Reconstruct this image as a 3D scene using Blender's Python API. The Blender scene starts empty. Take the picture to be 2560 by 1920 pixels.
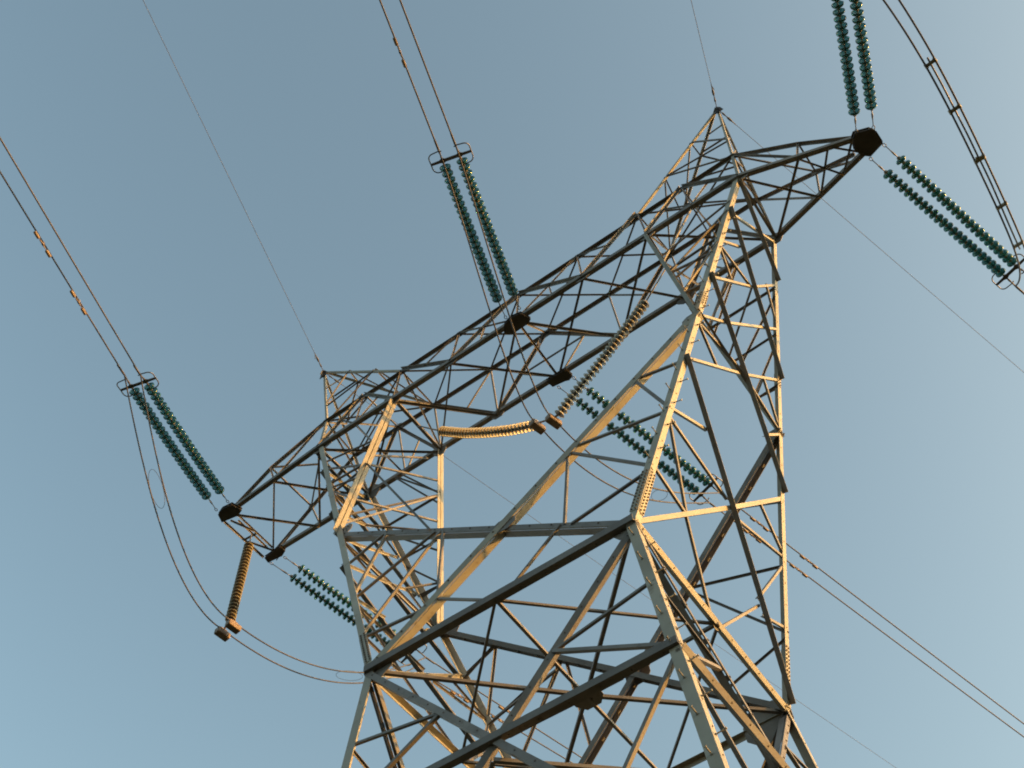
import bpy, bmesh, math, random
from mathutils import Vector, Matrix
random.seed(4)
scene = bpy.context.scene
COL = scene.collection
# ------------------------------------------------------------------ camera
CAM = {'loc': [7.011, -13.399, 1.6], 'right': [0.81691, 0.574975, -0.045408], 'up': [0.516549, -0.694325, 0.501089], 'fwd': [-0.256585, 0.4328, 0.864204], 'lens': 39.8415}
cam_data = bpy.data.cameras.new('camera')
cam = bpy.data.objects.new('camera', cam_data)
COL.objects.link(cam)
cam_data.sensor_width = 36.0
cam_data.lens = CAM['lens']
cam_data.clip_start = 0.1
cam_data.clip_end = 6000
_r, _u, _f = Vector(CAM['right']), Vector(CAM['up']), Vector(CAM['fwd'])
cam.matrix_world = Matrix(((_r.x, _u.x, -_f.x, CAM['loc'][0]), (_r.y, _u.y, -_f.y, CAM['loc'][1]), (_r.z, _u.z, -_f.z, CAM['loc'][2]), (0, 0, 0, 1)))
scene.camera = cam
# ------------------------------------------------------------------ sky, sun, exposure
SUN_ELEV, SUN_AZ = math.radians(12.0), math.radians(24.0)      # azimuth measured from +X towards +Y
sun_dir = Vector((math.cos(SUN_AZ) * math.cos(SUN_ELEV), math.sin(SUN_AZ) * math.cos(SUN_ELEV), math.sin(SUN_ELEV)))
world = bpy.data.worlds.new('World')
scene.world = world
world.use_nodes = True
wn, wl = world.node_tree.nodes, world.node_tree.links
bg = wn['Background']
sky = wn.new('ShaderNodeTexSky')
sky.sky_type = 'NISHITA'
sky.sun_disc = False
sky.sun_elevation = SUN_ELEV
sky.sun_rotation = math.radians(90) - SUN_AZ
sky.altitude = 200
sky.air_density = 1.0
sky.dust_density = 4.4
sky.ozone_density = 2.0
tint = wn.new('ShaderNodeMix')            # white balance of the camera, evenly over the whole sky
tint.data_type = 'RGBA'
tint.blend_type = 'MULTIPLY'
tint.inputs[0].default_value = 1.0
tint.inputs[7].default_value = (1.12, 1.01, 0.735, 1)
wl.new(sky.outputs[0], tint.inputs[6])
wl.new(tint.outputs[2], bg.inputs['Color'])
bg.inputs['Strength'].default_value = 0.15
sun_data = bpy.data.lights.new('sun', 'SUN')
sun_data.energy = 2.35
sun_data.color = (1.0, 0.44, 0.06)
sun_data.angle = math.radians(0.5)
sun = bpy.data.objects.new('sun', sun_data)
COL.objects.link(sun)
sun.rotation_euler = sun_dir.to_track_quat('Z', 'Y').to_euler()
sun.location = sun_dir * 200
scene.view_settings.view_transform = 'Standard'
scene.view_settings.look = 'None'
scene.view_settings.gamma = 1
scene.cycles.filter_width = 1.9
scene.view_settings.exposure = 1.57
# ------------------------------------------------------------------ geometry data (metres), measured on the lattice itself
PARTS=["fork_leg","body_leg","window_diagonal","window_post","crossarm_chord","crossarm_brace","crossarm_diagonal","crossarm_beam","peak_leg","peak_brace","leg_diagonal","leg_strut","leg_brace","body_brace","waist_beam","waist_brace","body_diagonal","body_strut"]
MEMBERS=[[0,2.777,-2.754,16.308,7.031,-1.049,29.349,-0.047,0.992,-0.114,-0.951,0.035,0.306,0.152,0,1,0],
[0,-2.767,-2.786,16.318,-6.979,-1.087,29.366,0.039,0.992,-0.117,0.952,0.046,0.302,0.152,0,1,0],
[0,2.729,2.765,16.318,7.011,1.074,29.373,-0.03,-0.992,-0.119,-0.951,-0.038,0.307,0.152,0,1,0],
[0,-2.757,2.774,16.316,-6.883,1.114,29.4,0.035,-0.993,-0.115,0.954,-0.039,0.296,0.152,0,1,0],
[1,4.409,-3.896,-0.009,2.777,-2.754,16.308,-0.002,0.998,-0.07,-0.995,-0.013,-0.099,0.179,0,1,0],
[1,-4.398,-3.929,0.002,-2.767,-2.786,16.318,-0.005,0.998,-0.069,0.995,-0.001,-0.099,0.179,0,1,0],
[1,4.36,3.907,0.002,2.729,2.765,16.318,0.015,-0.998,-0.068,-0.995,0.008,-0.099,0.179,0,1,0],
[1,-4.388,3.916,0.0,-2.757,2.774,16.316,-0.009,-0.998,-0.069,0.995,0.005,-0.099,0.179,0,1,0],
[2,-2.766,-2.801,16.32,4.881,-1.925,22.76,-0.627,-0.147,0.765,-0.161,0.985,0.057,0.15,1,0,0],
[2,2.777,-2.711,16.302,-4.866,-1.896,22.816,0.652,0.103,0.752,-0.006,0.991,-0.131,0.134,1,0,1],
[2,-2.757,2.788,16.318,4.869,1.935,22.843,0.653,0.095,-0.751,-0.002,-0.992,-0.127,0.145,1,0,1],
[2,2.729,2.722,16.312,-4.785,1.915,22.742,-0.653,0.097,-0.751,-0.002,-0.992,-0.126,0.134,1,0,1],
[3,4.881,-1.911,22.758,4.277,-1.109,29.38,-0.996,-0.018,-0.089,-0.007,0.993,-0.121,0.122,2,0,0],
[3,4.869,1.92,22.841,4.17,1.121,29.341,-0.994,0.015,-0.105,-0.002,-0.992,-0.122,0.122,2,0,0],
[3,-4.866,-1.939,22.822,-4.229,-1.071,29.362,-0.995,0.007,0.096,-0.006,0.991,-0.131,0.122,2,0,0],
[3,-4.785,1.958,22.747,-4.207,1.109,29.367,-0.996,-0.009,0.086,-0.002,-0.992,-0.127,0.122,2,0,0],
[4,-6.979,-1.087,29.366,7.031,-1.049,29.349,-0.003,1.0,0.0,0.001,0.0,1.0,0.134,0,0,0],
[4,-6.883,1.114,29.4,7.011,1.074,29.373,0.003,1.0,0.0,0.002,-0.0,1.0,0.134,0,0,0],
[4,-7.22,-0.781,31.496,7.202,-0.759,31.487,0.002,-1.0,0.0,-0.001,-0.0,-1.0,0.104,0,0,0],
[4,-7.31,0.717,31.483,7.17,0.791,31.491,0.005,-1.0,-0.0,0.001,0.0,-1.0,0.104,0,0,0],
[4,-10.48,-0.974,29.211,-6.979,-1.087,29.366,0.032,0.999,0.0,-0.044,0.001,0.999,0.128,0,0,0],
[4,-10.48,0.974,29.211,-6.883,1.114,29.4,-0.039,0.999,0.0,-0.053,-0.002,0.999,0.128,0,0,0],
[4,7.031,-1.049,29.349,9.967,-0.235,29.205,-0.267,0.964,0.0,0.045,0.013,0.999,0.128,0,0,0],
[4,7.011,1.074,29.373,10.015,0.235,29.205,0.269,0.963,-0.0,0.052,-0.014,0.999,0.128,0,0,0],
[4,7.202,-0.759,31.487,8.78,-0.564,30.203,0.123,-0.992,-0.0,-0.623,-0.077,-0.778,0.091,0,0,0],
[4,8.78,-0.564,30.203,9.967,-0.235,29.379,0.267,-0.964,0.0,-0.536,-0.149,-0.831,0.091,0,0,0],
[4,7.17,0.791,31.491,9.797,0.162,29.379,-0.233,-0.972,0.0,-0.599,0.143,-0.788,0.091,0,0,0],
[4,-7.22,-0.781,31.496,-9.026,-1.021,30.234,0.131,-0.991,0.0,0.564,0.075,-0.822,0.091,0,0,0],
[4,-9.026,-1.021,30.234,-10.408,-0.974,29.356,-0.034,-0.999,0.0,0.536,-0.018,-0.844,0.091,0,0,0],
[4,-7.31,0.717,31.483,-10.408,0.974,29.356,-0.083,-0.997,0.0,0.563,-0.047,-0.825,0.091,0,0,0],
[5,8.78,-0.564,30.203,8.529,-0.634,29.276,0.965,-0.035,-0.259,-0.014,-0.997,0.079,0.047,0,0,0],
[5,7.202,-0.759,31.487,8.529,-0.634,29.276,-0.853,-0.077,-0.516,0.091,-0.996,-0.002,0.059,0,0,0],
[5,8.78,-0.564,30.203,8.797,0.402,30.183,1.0,-0.017,0.0,0.0,0.02,1.0,0.047,0,0,0],
[5,7.202,-0.759,31.487,8.797,0.402,30.183,-0.588,0.809,0.0,0.446,0.324,0.834,0.047,0,0,0],
[5,7.031,-1.049,29.332,8.52,0.652,29.271,0.753,-0.659,-0.0,-0.018,-0.02,-1.0,0.059,0,0,0],
[5,7.01,1.076,29.329,8.528,-0.632,29.232,-0.748,-0.664,-0.0,-0.028,0.032,-0.999,0.059,0,0,0],
[5,8.52,0.653,29.271,9.263,-0.429,29.222,-0.824,-0.566,0.0,-0.021,0.031,-0.999,0.047,0,0,0],
[5,8.528,-0.634,29.232,9.297,0.434,29.202,0.812,-0.584,0.0,-0.014,-0.019,-1.0,0.047,0,0,0],
[5,9.298,0.435,29.245,9.871,-0.261,29.21,-0.772,-0.635,0.0,-0.025,0.03,-0.999,0.047,0,0,0],
[5,7.17,0.791,31.491,8.52,0.652,29.289,0.845,-0.103,0.525,0.116,0.993,0.008,0.047,0,0,0],
[5,8.797,0.402,30.183,8.52,0.652,29.289,-0.958,-0.051,0.282,0.026,0.965,0.262,0.047,0,0,0],
[5,8.797,0.402,30.183,9.81,0.292,29.217,0.675,-0.141,0.724,0.153,0.987,0.049,0.047,0,0,0],
[5,9.377,-0.398,29.234,10.015,0.235,29.205,0.704,-0.71,-0.0,-0.023,-0.023,-0.999,0.047,0,0,0],
[5,-9.026,-1.021,30.234,-8.707,-1.031,29.289,0.947,0.049,0.319,0.043,-0.999,0.025,0.047,0,0,0],
[5,-7.22,-0.781,31.496,-8.707,-1.031,29.289,0.831,-0.077,-0.551,-0.012,-0.993,0.12,0.059,0,0,0],
[5,-9.026,-1.021,30.234,-9.036,0.857,30.325,-1.0,-0.005,-0.0,0.0,-0.048,0.999,0.047,0,0,0],
[5,-7.22,-0.781,31.496,-9.036,0.857,30.325,-0.67,-0.743,0.0,-0.321,0.289,0.902,0.047,0,0,0],
[5,-6.979,-1.087,29.349,-8.706,1.042,29.287,0.777,0.63,0.0,0.014,-0.018,-1.0,0.059,0,0,0],
[5,-8.706,-1.03,29.246,-6.882,1.115,29.357,0.762,-0.648,-0.0,0.025,0.03,-0.999,0.059,0,0,0],
[5,-10.479,-0.973,29.167,-8.706,1.044,29.261,0.751,-0.66,0.0,0.023,0.026,-0.999,0.059,0,0,0],
[5,-8.707,-1.031,29.272,-10.48,0.973,29.193,0.749,0.663,-0.0,0.019,-0.022,-1.0,0.047,0,0,0],
[5,-9.036,0.857,30.325,-8.707,1.043,29.304,-0.953,0.06,-0.296,0.005,0.983,0.181,0.047,0,0,0],
[5,-9.036,0.857,30.325,-10.48,0.974,29.211,-0.612,-0.147,0.777,-0.04,0.987,0.155,0.047,0,0,0],
[5,-9.026,-1.021,30.234,-8.149,0.057,30.896,-0.776,0.631,0.0,-0.271,-0.334,0.903,0.047,0,0,0],
[5,-10.818,-0.834,29.211,-10.787,0.89,29.211,1.0,-0.018,-0.0,0.0,0.0,-1.0,0.061,0,0,0],
[5,-10.335,-0.766,29.211,-10.333,0.77,29.211,1.0,-0.001,-0.0,0.0,0.0,-1.0,0.047,0,0,0],
[5,-10.621,-0.77,29.182,-10.312,-0.021,29.182,0.924,-0.382,-0.0,0.0,0.0,-1.0,0.047,0,0,0],
[5,-10.781,0.036,29.211,-10.354,0.068,29.211,0.076,-0.997,-0.0,0.0,0.0,-1.0,0.051,0,0,0],
[5,-10.74,0.132,29.182,-10.369,0.831,29.182,0.883,-0.469,-0.0,0.0,0.0,-1.0,0.047,0,0,0],
[5,-10.596,-0.516,29.428,-10.593,0.794,29.428,1.0,-0.003,-0.0,0.0,0.0,-1.0,0.047,0,0,0],
[6,-4.266,-0.821,31.496,-2.206,-1.088,29.362,-0.722,-0.101,-0.685,0.01,-0.991,0.135,0.091,0,0,0],
[6,-2.206,-1.088,29.362,0.037,-0.785,31.493,0.692,-0.101,-0.714,0.001,-0.99,0.14,0.091,0,0,0],
[6,0.037,-0.785,31.493,2.204,-1.077,29.357,-0.705,-0.103,-0.701,0.005,-0.99,0.14,0.091,0,0,0],
[6,2.204,-1.077,29.357,4.175,-0.852,31.516,0.74,-0.094,-0.666,-0.018,-0.993,0.12,0.091,0,0,0],
[6,4.277,-1.123,29.382,5.589,-0.776,31.49,0.852,-0.072,-0.518,0.011,-0.988,0.156,0.091,0,0,0],
[6,5.589,-0.776,31.49,7.031,-1.064,29.351,-0.831,-0.081,-0.55,0.006,-0.991,0.137,0.091,0,0,0],
[6,-6.979,-1.101,29.368,-5.703,-0.793,31.497,0.86,-0.07,-0.505,0.002,-0.99,0.142,0.091,0,0,0],
[6,-5.703,-0.793,31.497,-4.229,-1.085,29.364,-0.825,-0.083,-0.559,0.005,-0.99,0.139,0.091,0,0,0],
[5,-2.206,-1.074,29.36,-2.119,-0.774,31.493,0.999,-0.003,-0.04,0.003,-0.99,0.139,0.047,0,0,0],
[5,2.204,-1.062,29.355,2.093,-0.767,31.49,0.999,0.01,0.051,0.003,-0.991,0.137,0.047,0,0,0],
[5,4.277,-1.109,29.38,4.176,-0.837,31.514,0.999,0.01,0.046,0.004,-0.992,0.127,0.047,0,0,0],
[5,-4.229,-1.071,29.362,-4.267,-0.806,31.494,1.0,0.005,0.017,0.003,-0.992,0.123,0.047,0,0,0],
[5,0.047,-1.068,29.358,0.037,-0.77,31.491,1.0,0.003,0.004,0.003,-0.99,0.138,0.047,0,0,0],
[5,-4.207,1.109,29.367,-4.23,0.761,31.507,-1.0,0.005,-0.01,0.003,0.987,0.161,0.047,0,0,0],
[5,-2.15,1.1,29.391,-2.083,0.744,31.486,-1.0,-0.003,0.031,0.003,0.986,0.168,0.047,0,0,0],
[5,2.122,1.088,29.382,2.155,0.765,31.488,-1.0,0.0,0.016,0.003,0.988,0.151,0.047,0,0,0],
[5,4.17,1.121,29.341,4.316,0.755,31.516,-0.998,-0.009,0.065,0.002,0.986,0.166,0.047,0,0,0],
[6,-4.23,0.775,31.509,-2.15,1.115,29.393,-0.717,0.133,-0.684,-0.016,-0.985,-0.174,0.091,0,0,0],
[6,-2.15,1.115,29.393,-0.032,0.769,31.49,0.708,0.13,-0.694,0.011,-0.985,-0.174,0.091,0,0,0],
[6,-0.032,0.769,31.49,2.122,1.103,29.385,-0.703,0.136,-0.698,-0.017,-0.985,-0.174,0.091,0,0,0],
[6,2.122,1.103,29.385,4.316,0.769,31.518,0.701,0.132,-0.701,0.015,-0.985,-0.17,0.091,0,0,0],
[6,4.17,1.135,29.344,5.658,0.798,31.493,0.825,0.104,-0.555,0.013,-0.986,-0.164,0.091,0,0,0],
[6,5.659,0.798,31.493,7.012,1.089,29.375,-0.845,0.103,-0.525,-0.026,-0.988,-0.152,0.091,0,0,0],
[6,-6.883,1.128,29.403,-5.605,0.74,31.487,0.856,0.094,-0.508,-0.0,-0.983,-0.183,0.091,0,0,0],
[6,-5.605,0.74,31.487,-4.206,1.123,29.369,-0.838,0.105,-0.535,-0.007,-0.983,-0.182,0.091,0,0,0],
[5,-2.206,-1.074,29.343,-0.026,1.094,29.369,0.705,-0.709,0.0,0.006,0.006,-1.0,0.059,0,0,0],
[5,0.048,-1.068,29.314,2.122,1.088,29.339,0.721,-0.693,-0.0,0.006,0.006,-1.0,0.071,0,0,0],
[5,2.204,-1.062,29.338,4.17,1.121,29.324,0.743,-0.669,0.0,-0.003,-0.003,-1.0,0.059,0,0,0],
[5,-2.206,-1.074,29.317,-4.207,1.109,29.323,-0.737,-0.676,0.0,-0.001,0.002,-1.0,0.047,0,0,0],
[5,0.047,-1.068,29.34,-2.15,1.1,29.373,-0.702,-0.712,-0.0,-0.008,0.008,-1.0,0.059,0,0,0],
[5,2.204,-1.062,29.338,-0.026,1.094,29.369,-0.695,-0.719,-0.0,-0.007,0.007,-1.0,0.059,0,0,0],
[5,4.277,-1.109,29.362,2.122,1.088,29.365,-0.714,-0.7,-0.0,-0.001,0.001,-1.0,0.059,0,0,0],
[5,-4.228,-1.071,29.319,-2.149,1.101,29.347,0.722,-0.692,-0.0,0.007,0.007,-1.0,0.071,0,0,0],
[5,0.047,-1.067,29.314,-0.026,1.095,29.343,0.999,0.034,-0.0,-0.0,0.013,-1.0,0.061,0,0,0],
[7,-4.229,-1.071,29.362,-4.207,1.109,29.367,-1.0,0.01,-0.0,-0.0,-0.002,1.0,0.091,0,0,0],
[7,4.277,-1.109,29.38,4.17,1.121,29.341,-0.999,-0.048,0.0,-0.001,0.017,1.0,0.091,0,0,0],
[7,-6.979,-1.087,29.366,-6.883,1.114,29.4,-0.999,0.044,-0.0,-0.001,-0.015,1.0,0.075,0,0,0],
[7,7.031,-1.049,29.349,7.011,1.074,29.373,1.0,0.009,0.0,0.0,-0.011,1.0,0.075,0,0,0],
[5,-4.229,-1.071,29.333,-6.883,1.114,29.371,-0.635,-0.772,0.0,-0.009,0.007,-1.0,0.059,0,0,0],
[5,-6.979,-1.087,29.308,-4.207,1.109,29.309,0.621,-0.784,-0.0,0.0,0.0,-1.0,0.059,0,0,0],
[5,4.277,-1.109,29.351,7.011,1.074,29.344,0.624,-0.781,-0.0,-0.002,-0.001,-1.0,0.059,0,0,0],
[5,7.031,-1.049,29.291,4.171,1.121,29.283,-0.604,-0.797,0.0,0.002,-0.001,-1.0,0.059,0,0,0],
[5,-4.267,-0.806,31.479,-2.083,0.744,31.472,0.579,-0.815,-0.0,-0.002,-0.002,-1.0,0.043,0,0,0],
[5,-2.119,-0.774,31.478,-0.032,0.754,31.473,0.591,-0.807,0.0,-0.002,-0.001,-1.0,0.043,0,0,0],
[5,-2.119,-0.773,31.478,-4.23,0.761,31.492,-0.588,-0.809,0.0,-0.004,0.003,-1.0,0.043,0,0,0],
[5,0.037,-0.77,31.477,-2.083,0.744,31.472,-0.581,-0.814,-0.0,0.002,-0.001,-1.0,0.043,0,0,0],
[5,0.037,-0.77,31.477,2.155,0.765,31.474,0.587,-0.809,0.0,-0.001,-0.001,-1.0,0.043,0,0,0],
[5,2.093,-0.767,31.475,-0.032,0.754,31.473,-0.582,-0.813,0.0,0.001,-0.001,-1.0,0.043,0,0,0],
[5,2.093,-0.767,31.475,4.316,0.755,31.501,0.565,-0.825,0.0,0.008,0.005,-1.0,0.043,0,0,0],
[5,4.176,-0.837,31.499,2.155,0.765,31.474,-0.621,-0.784,-0.0,0.008,-0.006,-1.0,0.043,0,0,0],
[5,-4.267,-0.806,31.479,-4.23,0.761,31.492,1.0,-0.023,0.0,0.0,0.008,-1.0,0.043,0,0,0],
[5,4.176,-0.837,31.499,4.316,0.755,31.501,0.996,-0.088,0.0,0.0,0.001,-1.0,0.043,0,0,0],
[5,-7.22,-0.781,31.481,-4.23,0.761,31.492,0.458,-0.889,0.0,0.003,0.002,-1.0,0.043,0,0,0],
[5,-4.267,-0.806,31.479,-7.31,0.717,31.469,-0.448,-0.894,0.0,0.003,-0.001,-1.0,0.043,0,0,0],
[5,7.202,-0.759,31.472,4.316,0.755,31.501,-0.465,-0.886,0.0,-0.008,0.004,-1.0,0.043,0,0,0],
[5,4.176,-0.837,31.499,7.17,0.791,31.477,0.478,-0.878,-0.0,-0.006,-0.003,-1.0,0.043,0,0,0],
[5,-7.22,-0.781,31.481,-7.31,0.717,31.469,0.998,0.06,-0.0,0.001,-0.008,-1.0,0.043,0,0,0],
[5,7.202,-0.759,31.472,7.17,0.791,31.477,-1.0,-0.021,-0.0,-0.0,0.003,-1.0,0.043,0,0,0],
[5,0.047,-1.068,29.358,-0.032,0.754,31.487,0.0,0.76,-0.65,1.0,0.018,0.021,0.046,0,0,0],
[5,0.011,0.013,29.372,-0.289,0.753,31.487,0.0,-0.944,0.33,0.991,0.044,0.125,0.043,0,0,0],
[5,-4.229,-1.071,29.362,-4.23,0.761,31.507,0.0,0.76,-0.649,1.0,0.0,0.0,0.047,0,0,0],
[5,4.277,-1.109,29.38,4.316,0.755,31.516,-0.0,0.753,-0.657,1.0,-0.009,-0.01,0.047,0,0,0],
[5,-6.979,-1.087,29.366,-7.31,0.717,31.483,0.0,0.761,-0.649,0.993,0.077,0.09,0.047,0,0,0],
[5,7.031,-1.049,29.349,7.17,0.791,31.491,0.0,0.759,-0.652,0.999,-0.032,-0.037,0.047,0,0,0],
[5,-4.267,-0.806,31.494,-4.207,1.109,29.367,0.0,-0.743,-0.669,1.0,-0.014,0.016,0.047,0,0,0],
[5,7.202,-0.759,31.487,7.011,1.074,29.373,0.0,-0.755,-0.655,0.998,0.045,-0.051,0.047,0,0,0],
[5,-7.22,-0.781,31.496,-6.883,1.114,29.4,0.0,-0.742,-0.671,0.993,-0.079,0.088,0.047,0,0,0],
[5,0.048,-1.09,29.361,-1.084,-0.944,30.429,-0.69,-0.105,-0.716,0.005,-0.99,0.14,0.041,0,0,0],
[5,0.047,-1.09,29.361,1.121,-0.938,30.426,0.708,-0.099,-0.699,0.001,-0.99,0.14,0.041,0,0,0],
[5,1.121,-0.938,30.426,1.233,-1.086,29.359,0.995,0.018,0.103,0.003,-0.99,0.138,0.041,0,0,0],
[5,-1.084,-0.944,30.429,-1.192,-1.093,29.362,0.995,-0.011,-0.099,0.002,-0.99,0.138,0.041,0,0,0],
[5,-2.119,-0.795,31.496,-3.236,-0.962,30.43,0.694,-0.101,-0.713,0.007,-0.989,0.147,0.041,0,0,0],
[5,2.092,-0.789,31.493,3.189,-0.971,30.438,-0.699,-0.104,-0.708,-0.013,-0.987,0.158,0.041,0,0,0],
[5,-2.119,-0.795,31.496,-1.084,-0.944,30.429,-0.721,-0.101,-0.685,0.004,-0.99,0.142,0.041,0,0,0],
[5,2.093,-0.789,31.493,1.121,-0.938,30.426,0.742,-0.093,-0.663,-0.0,-0.99,0.139,0.041,0,0,0],
[5,-0.025,1.116,29.39,-1.09,0.949,30.443,0.707,-0.135,0.694,0.017,0.985,0.174,0.041,0,0,0],
[5,-0.026,1.116,29.39,1.045,0.943,30.439,-0.704,-0.131,0.698,-0.011,0.985,0.174,0.041,0,0,0],
[5,1.045,0.943,30.439,-1.091,0.949,30.443,0.001,-0.188,0.982,0.003,0.982,0.188,0.041,0,0,0],
[5,-2.083,0.765,31.49,-3.19,0.952,30.453,-0.69,-0.134,0.712,-0.004,0.983,0.181,0.041,0,0,0],
[5,2.155,0.787,31.492,3.219,0.943,30.453,0.702,-0.136,0.699,0.022,0.985,0.17,0.041,0,0,0],
[5,4.933,-0.957,30.437,5.654,-1.101,29.367,-0.831,-0.081,-0.55,0.006,-0.991,0.137,0.041,0,0,0],
[5,6.31,-0.927,30.422,5.655,-1.101,29.368,0.852,-0.072,-0.518,0.011,-0.988,0.156,0.041,0,0,0],
[5,-4.966,-0.946,30.432,-5.604,-1.1,29.367,0.86,-0.07,-0.505,0.002,-0.99,0.142,0.041,0,0,0],
[5,-6.341,-0.955,30.433,-5.604,-1.1,29.367,-0.825,-0.083,-0.559,0.005,-0.99,0.139,0.041,0,0,0],
[5,4.915,0.974,30.419,5.591,1.119,29.36,0.845,-0.103,0.525,0.026,0.988,0.152,0.041,0,0,0],
[5,-4.906,0.939,30.429,-5.545,1.133,29.387,-0.856,-0.094,0.508,0.0,0.983,0.183,0.041,0,0,0],
[5,5.589,-0.762,31.509,5.659,0.783,31.512,-0.999,0.045,-0.0,-0.0,-0.002,1.0,0.041,0,0,0],
[5,-5.703,-0.779,31.517,-5.605,0.726,31.506,-0.998,0.065,0.0,0.0,0.007,1.0,0.041,0,0,0],
[5,-5.703,-0.801,31.498,-5.604,-1.1,29.367,0.999,0.009,0.045,0.003,-0.99,0.14,0.041,0,0,0],
[5,5.589,-0.783,31.491,5.654,-1.101,29.368,1.0,0.007,0.03,0.003,-0.989,0.148,0.041,0,0,0],
[5,-5.605,0.747,31.488,-5.545,1.133,29.387,-1.0,0.008,-0.027,0.003,0.984,0.181,0.041,0,0,0],
[5,5.659,0.805,31.494,5.591,1.119,29.36,-1.0,-0.003,0.031,0.002,0.989,0.146,0.041,0,0,0],
[5,-5.604,-1.079,29.342,-5.545,1.111,29.362,1.0,-0.027,-0.0,0.0,0.009,-1.0,0.041,0,0,0],
[5,5.654,-1.079,29.343,5.591,1.098,29.335,1.0,0.029,0.0,0.0,-0.003,-1.0,0.041,0,0,0],
[5,5.676,-1.079,29.364,5.68,0.784,31.49,0.0,0.752,-0.659,1.0,-0.001,-0.001,0.041,0,0,0],
[5,-5.582,-1.079,29.364,-5.583,0.726,31.484,0.0,0.762,-0.648,1.0,0.0,0.0,0.041,0,0,0],
[8,-6.979,-1.087,29.366,-7.22,-0.781,31.496,-0.994,-0.019,-0.11,-0.003,0.99,-0.142,0.081,0,0,0],
[8,-6.883,1.114,29.4,-7.31,0.717,31.483,0.98,-0.04,0.193,-0.003,-0.982,-0.188,0.081,0,0,0],
[8,7.031,-1.049,29.349,7.202,-0.759,31.487,-0.997,0.008,0.078,-0.002,0.991,-0.134,0.081,0,0,0],
[8,7.011,1.074,29.373,7.17,0.791,31.491,0.997,0.011,-0.073,0.001,-0.991,-0.133,0.081,0,0,0],
[8,7.202,-0.759,31.487,7.578,-0.95,34.686,-0.993,0.009,0.117,0.016,0.998,0.057,0.067,0,0,0],
[8,4.176,-0.837,31.514,7.578,-0.95,34.686,-0.677,0.092,0.73,0.081,0.995,-0.051,0.067,0,0,0],
[8,7.17,0.791,31.491,7.578,-0.95,34.686,0.993,0.014,-0.119,-0.045,-0.88,-0.474,0.067,0,0,0],
[8,4.316,0.755,31.516,7.578,-0.95,34.686,0.717,0.087,-0.691,-0.186,-0.932,-0.31,0.067,0,0,0],
[8,-7.22,-0.781,31.496,-7.578,-0.95,34.686,-0.993,-0.021,-0.113,-0.027,0.998,0.05,0.067,0,0,0],
[8,-4.267,-0.806,31.494,-7.578,-0.95,34.686,0.688,0.099,0.719,-0.091,0.995,-0.05,0.067,0,0,0],
[8,-7.31,0.717,31.483,-7.578,-0.95,34.686,0.997,-0.011,0.078,0.026,-0.888,-0.46,0.067,0,0,0],
[8,-4.23,0.761,31.507,-7.578,-0.95,34.686,-0.71,0.09,-0.699,0.185,-0.933,-0.308,0.067,0,0,0],
[9,6.474,-0.913,33.657,7.336,-0.827,32.625,0.761,0.09,0.643,-0.11,0.994,-0.009,0.042,0,0,0],
[9,5.375,-0.877,32.632,7.202,-0.759,31.487,0.523,0.115,0.845,-0.107,0.992,-0.069,0.042,0,0,0],
[9,5.375,-0.877,32.632,7.315,-0.817,32.451,0.088,0.131,0.987,-0.043,0.991,-0.128,0.042,0,0,0],
[9,6.446,-0.912,33.631,6.484,-0.378,33.623,-0.0,0.013,1.0,-0.997,0.072,-0.001,0.042,0,0,0],
[9,6.418,-0.911,33.604,5.385,0.196,32.555,0.0,0.688,0.726,-0.828,-0.407,0.386,0.042,0,0,0],
[9,5.321,-0.875,32.582,4.316,0.755,31.516,0.0,0.547,0.837,-0.889,-0.384,0.251,0.042,0,0,0],
[9,5.331,-0.875,32.591,5.163,0.312,32.339,0.0,0.208,0.978,-0.99,-0.135,0.029,0.042,0,0,0],
[9,6.558,-0.417,33.695,7.45,-0.404,33.684,-0.014,0.126,-0.992,0.013,-0.992,-0.127,0.042,0,0,0],
[9,6.976,-0.635,34.101,7.44,-0.88,33.513,-0.0,0.923,-0.384,-0.808,-0.226,-0.544,0.042,0,0,0],
[9,7.321,-0.82,32.5,7.439,-0.356,33.597,-0.0,-0.921,0.389,-0.995,0.038,0.091,0.042,0,0,0],
[9,7.189,-0.753,31.376,7.312,0.183,32.607,-0.0,-0.796,0.605,-0.997,0.048,0.063,0.042,0,0,0],
[9,5.94,-0.094,33.095,7.317,0.163,32.644,-0.329,0.12,-0.937,0.127,-0.977,-0.17,0.042,0,0,0],
[9,5.385,0.196,32.555,7.17,0.791,31.491,-0.535,0.108,-0.838,0.178,-0.955,-0.236,0.042,0,0,0],
[9,7.202,-0.759,31.487,7.383,-0.118,33.16,0.0,0.934,-0.358,-0.995,0.036,0.094,0.042,0,0,0],
[9,6.471,-0.371,33.61,7.312,0.183,32.607,-0.785,0.08,-0.615,0.184,-0.917,-0.353,0.042,0,0,0],
[9,-6.474,-0.913,33.657,-7.336,-0.827,32.625,-0.761,0.09,0.643,0.11,0.994,-0.009,0.042,0,0,0],
[9,-5.375,-0.877,32.632,-7.202,-0.759,31.487,-0.523,0.115,0.845,0.107,0.992,-0.069,0.042,0,0,0],
[9,-5.375,-0.877,32.632,-7.315,-0.817,32.451,-0.088,0.131,0.987,0.043,0.991,-0.128,0.042,0,0,0],
[9,-6.446,-0.912,33.631,-6.484,-0.378,33.623,-0.0,-0.013,-1.0,0.997,0.072,-0.001,0.042,0,0,0],
[9,-6.418,-0.911,33.604,-5.385,0.196,32.555,0.0,-0.688,-0.726,0.828,-0.407,0.386,0.042,0,0,0],
[9,-5.321,-0.875,32.582,-4.316,0.755,31.516,0.0,-0.547,-0.837,0.889,-0.384,0.251,0.042,0,0,0],
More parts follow.
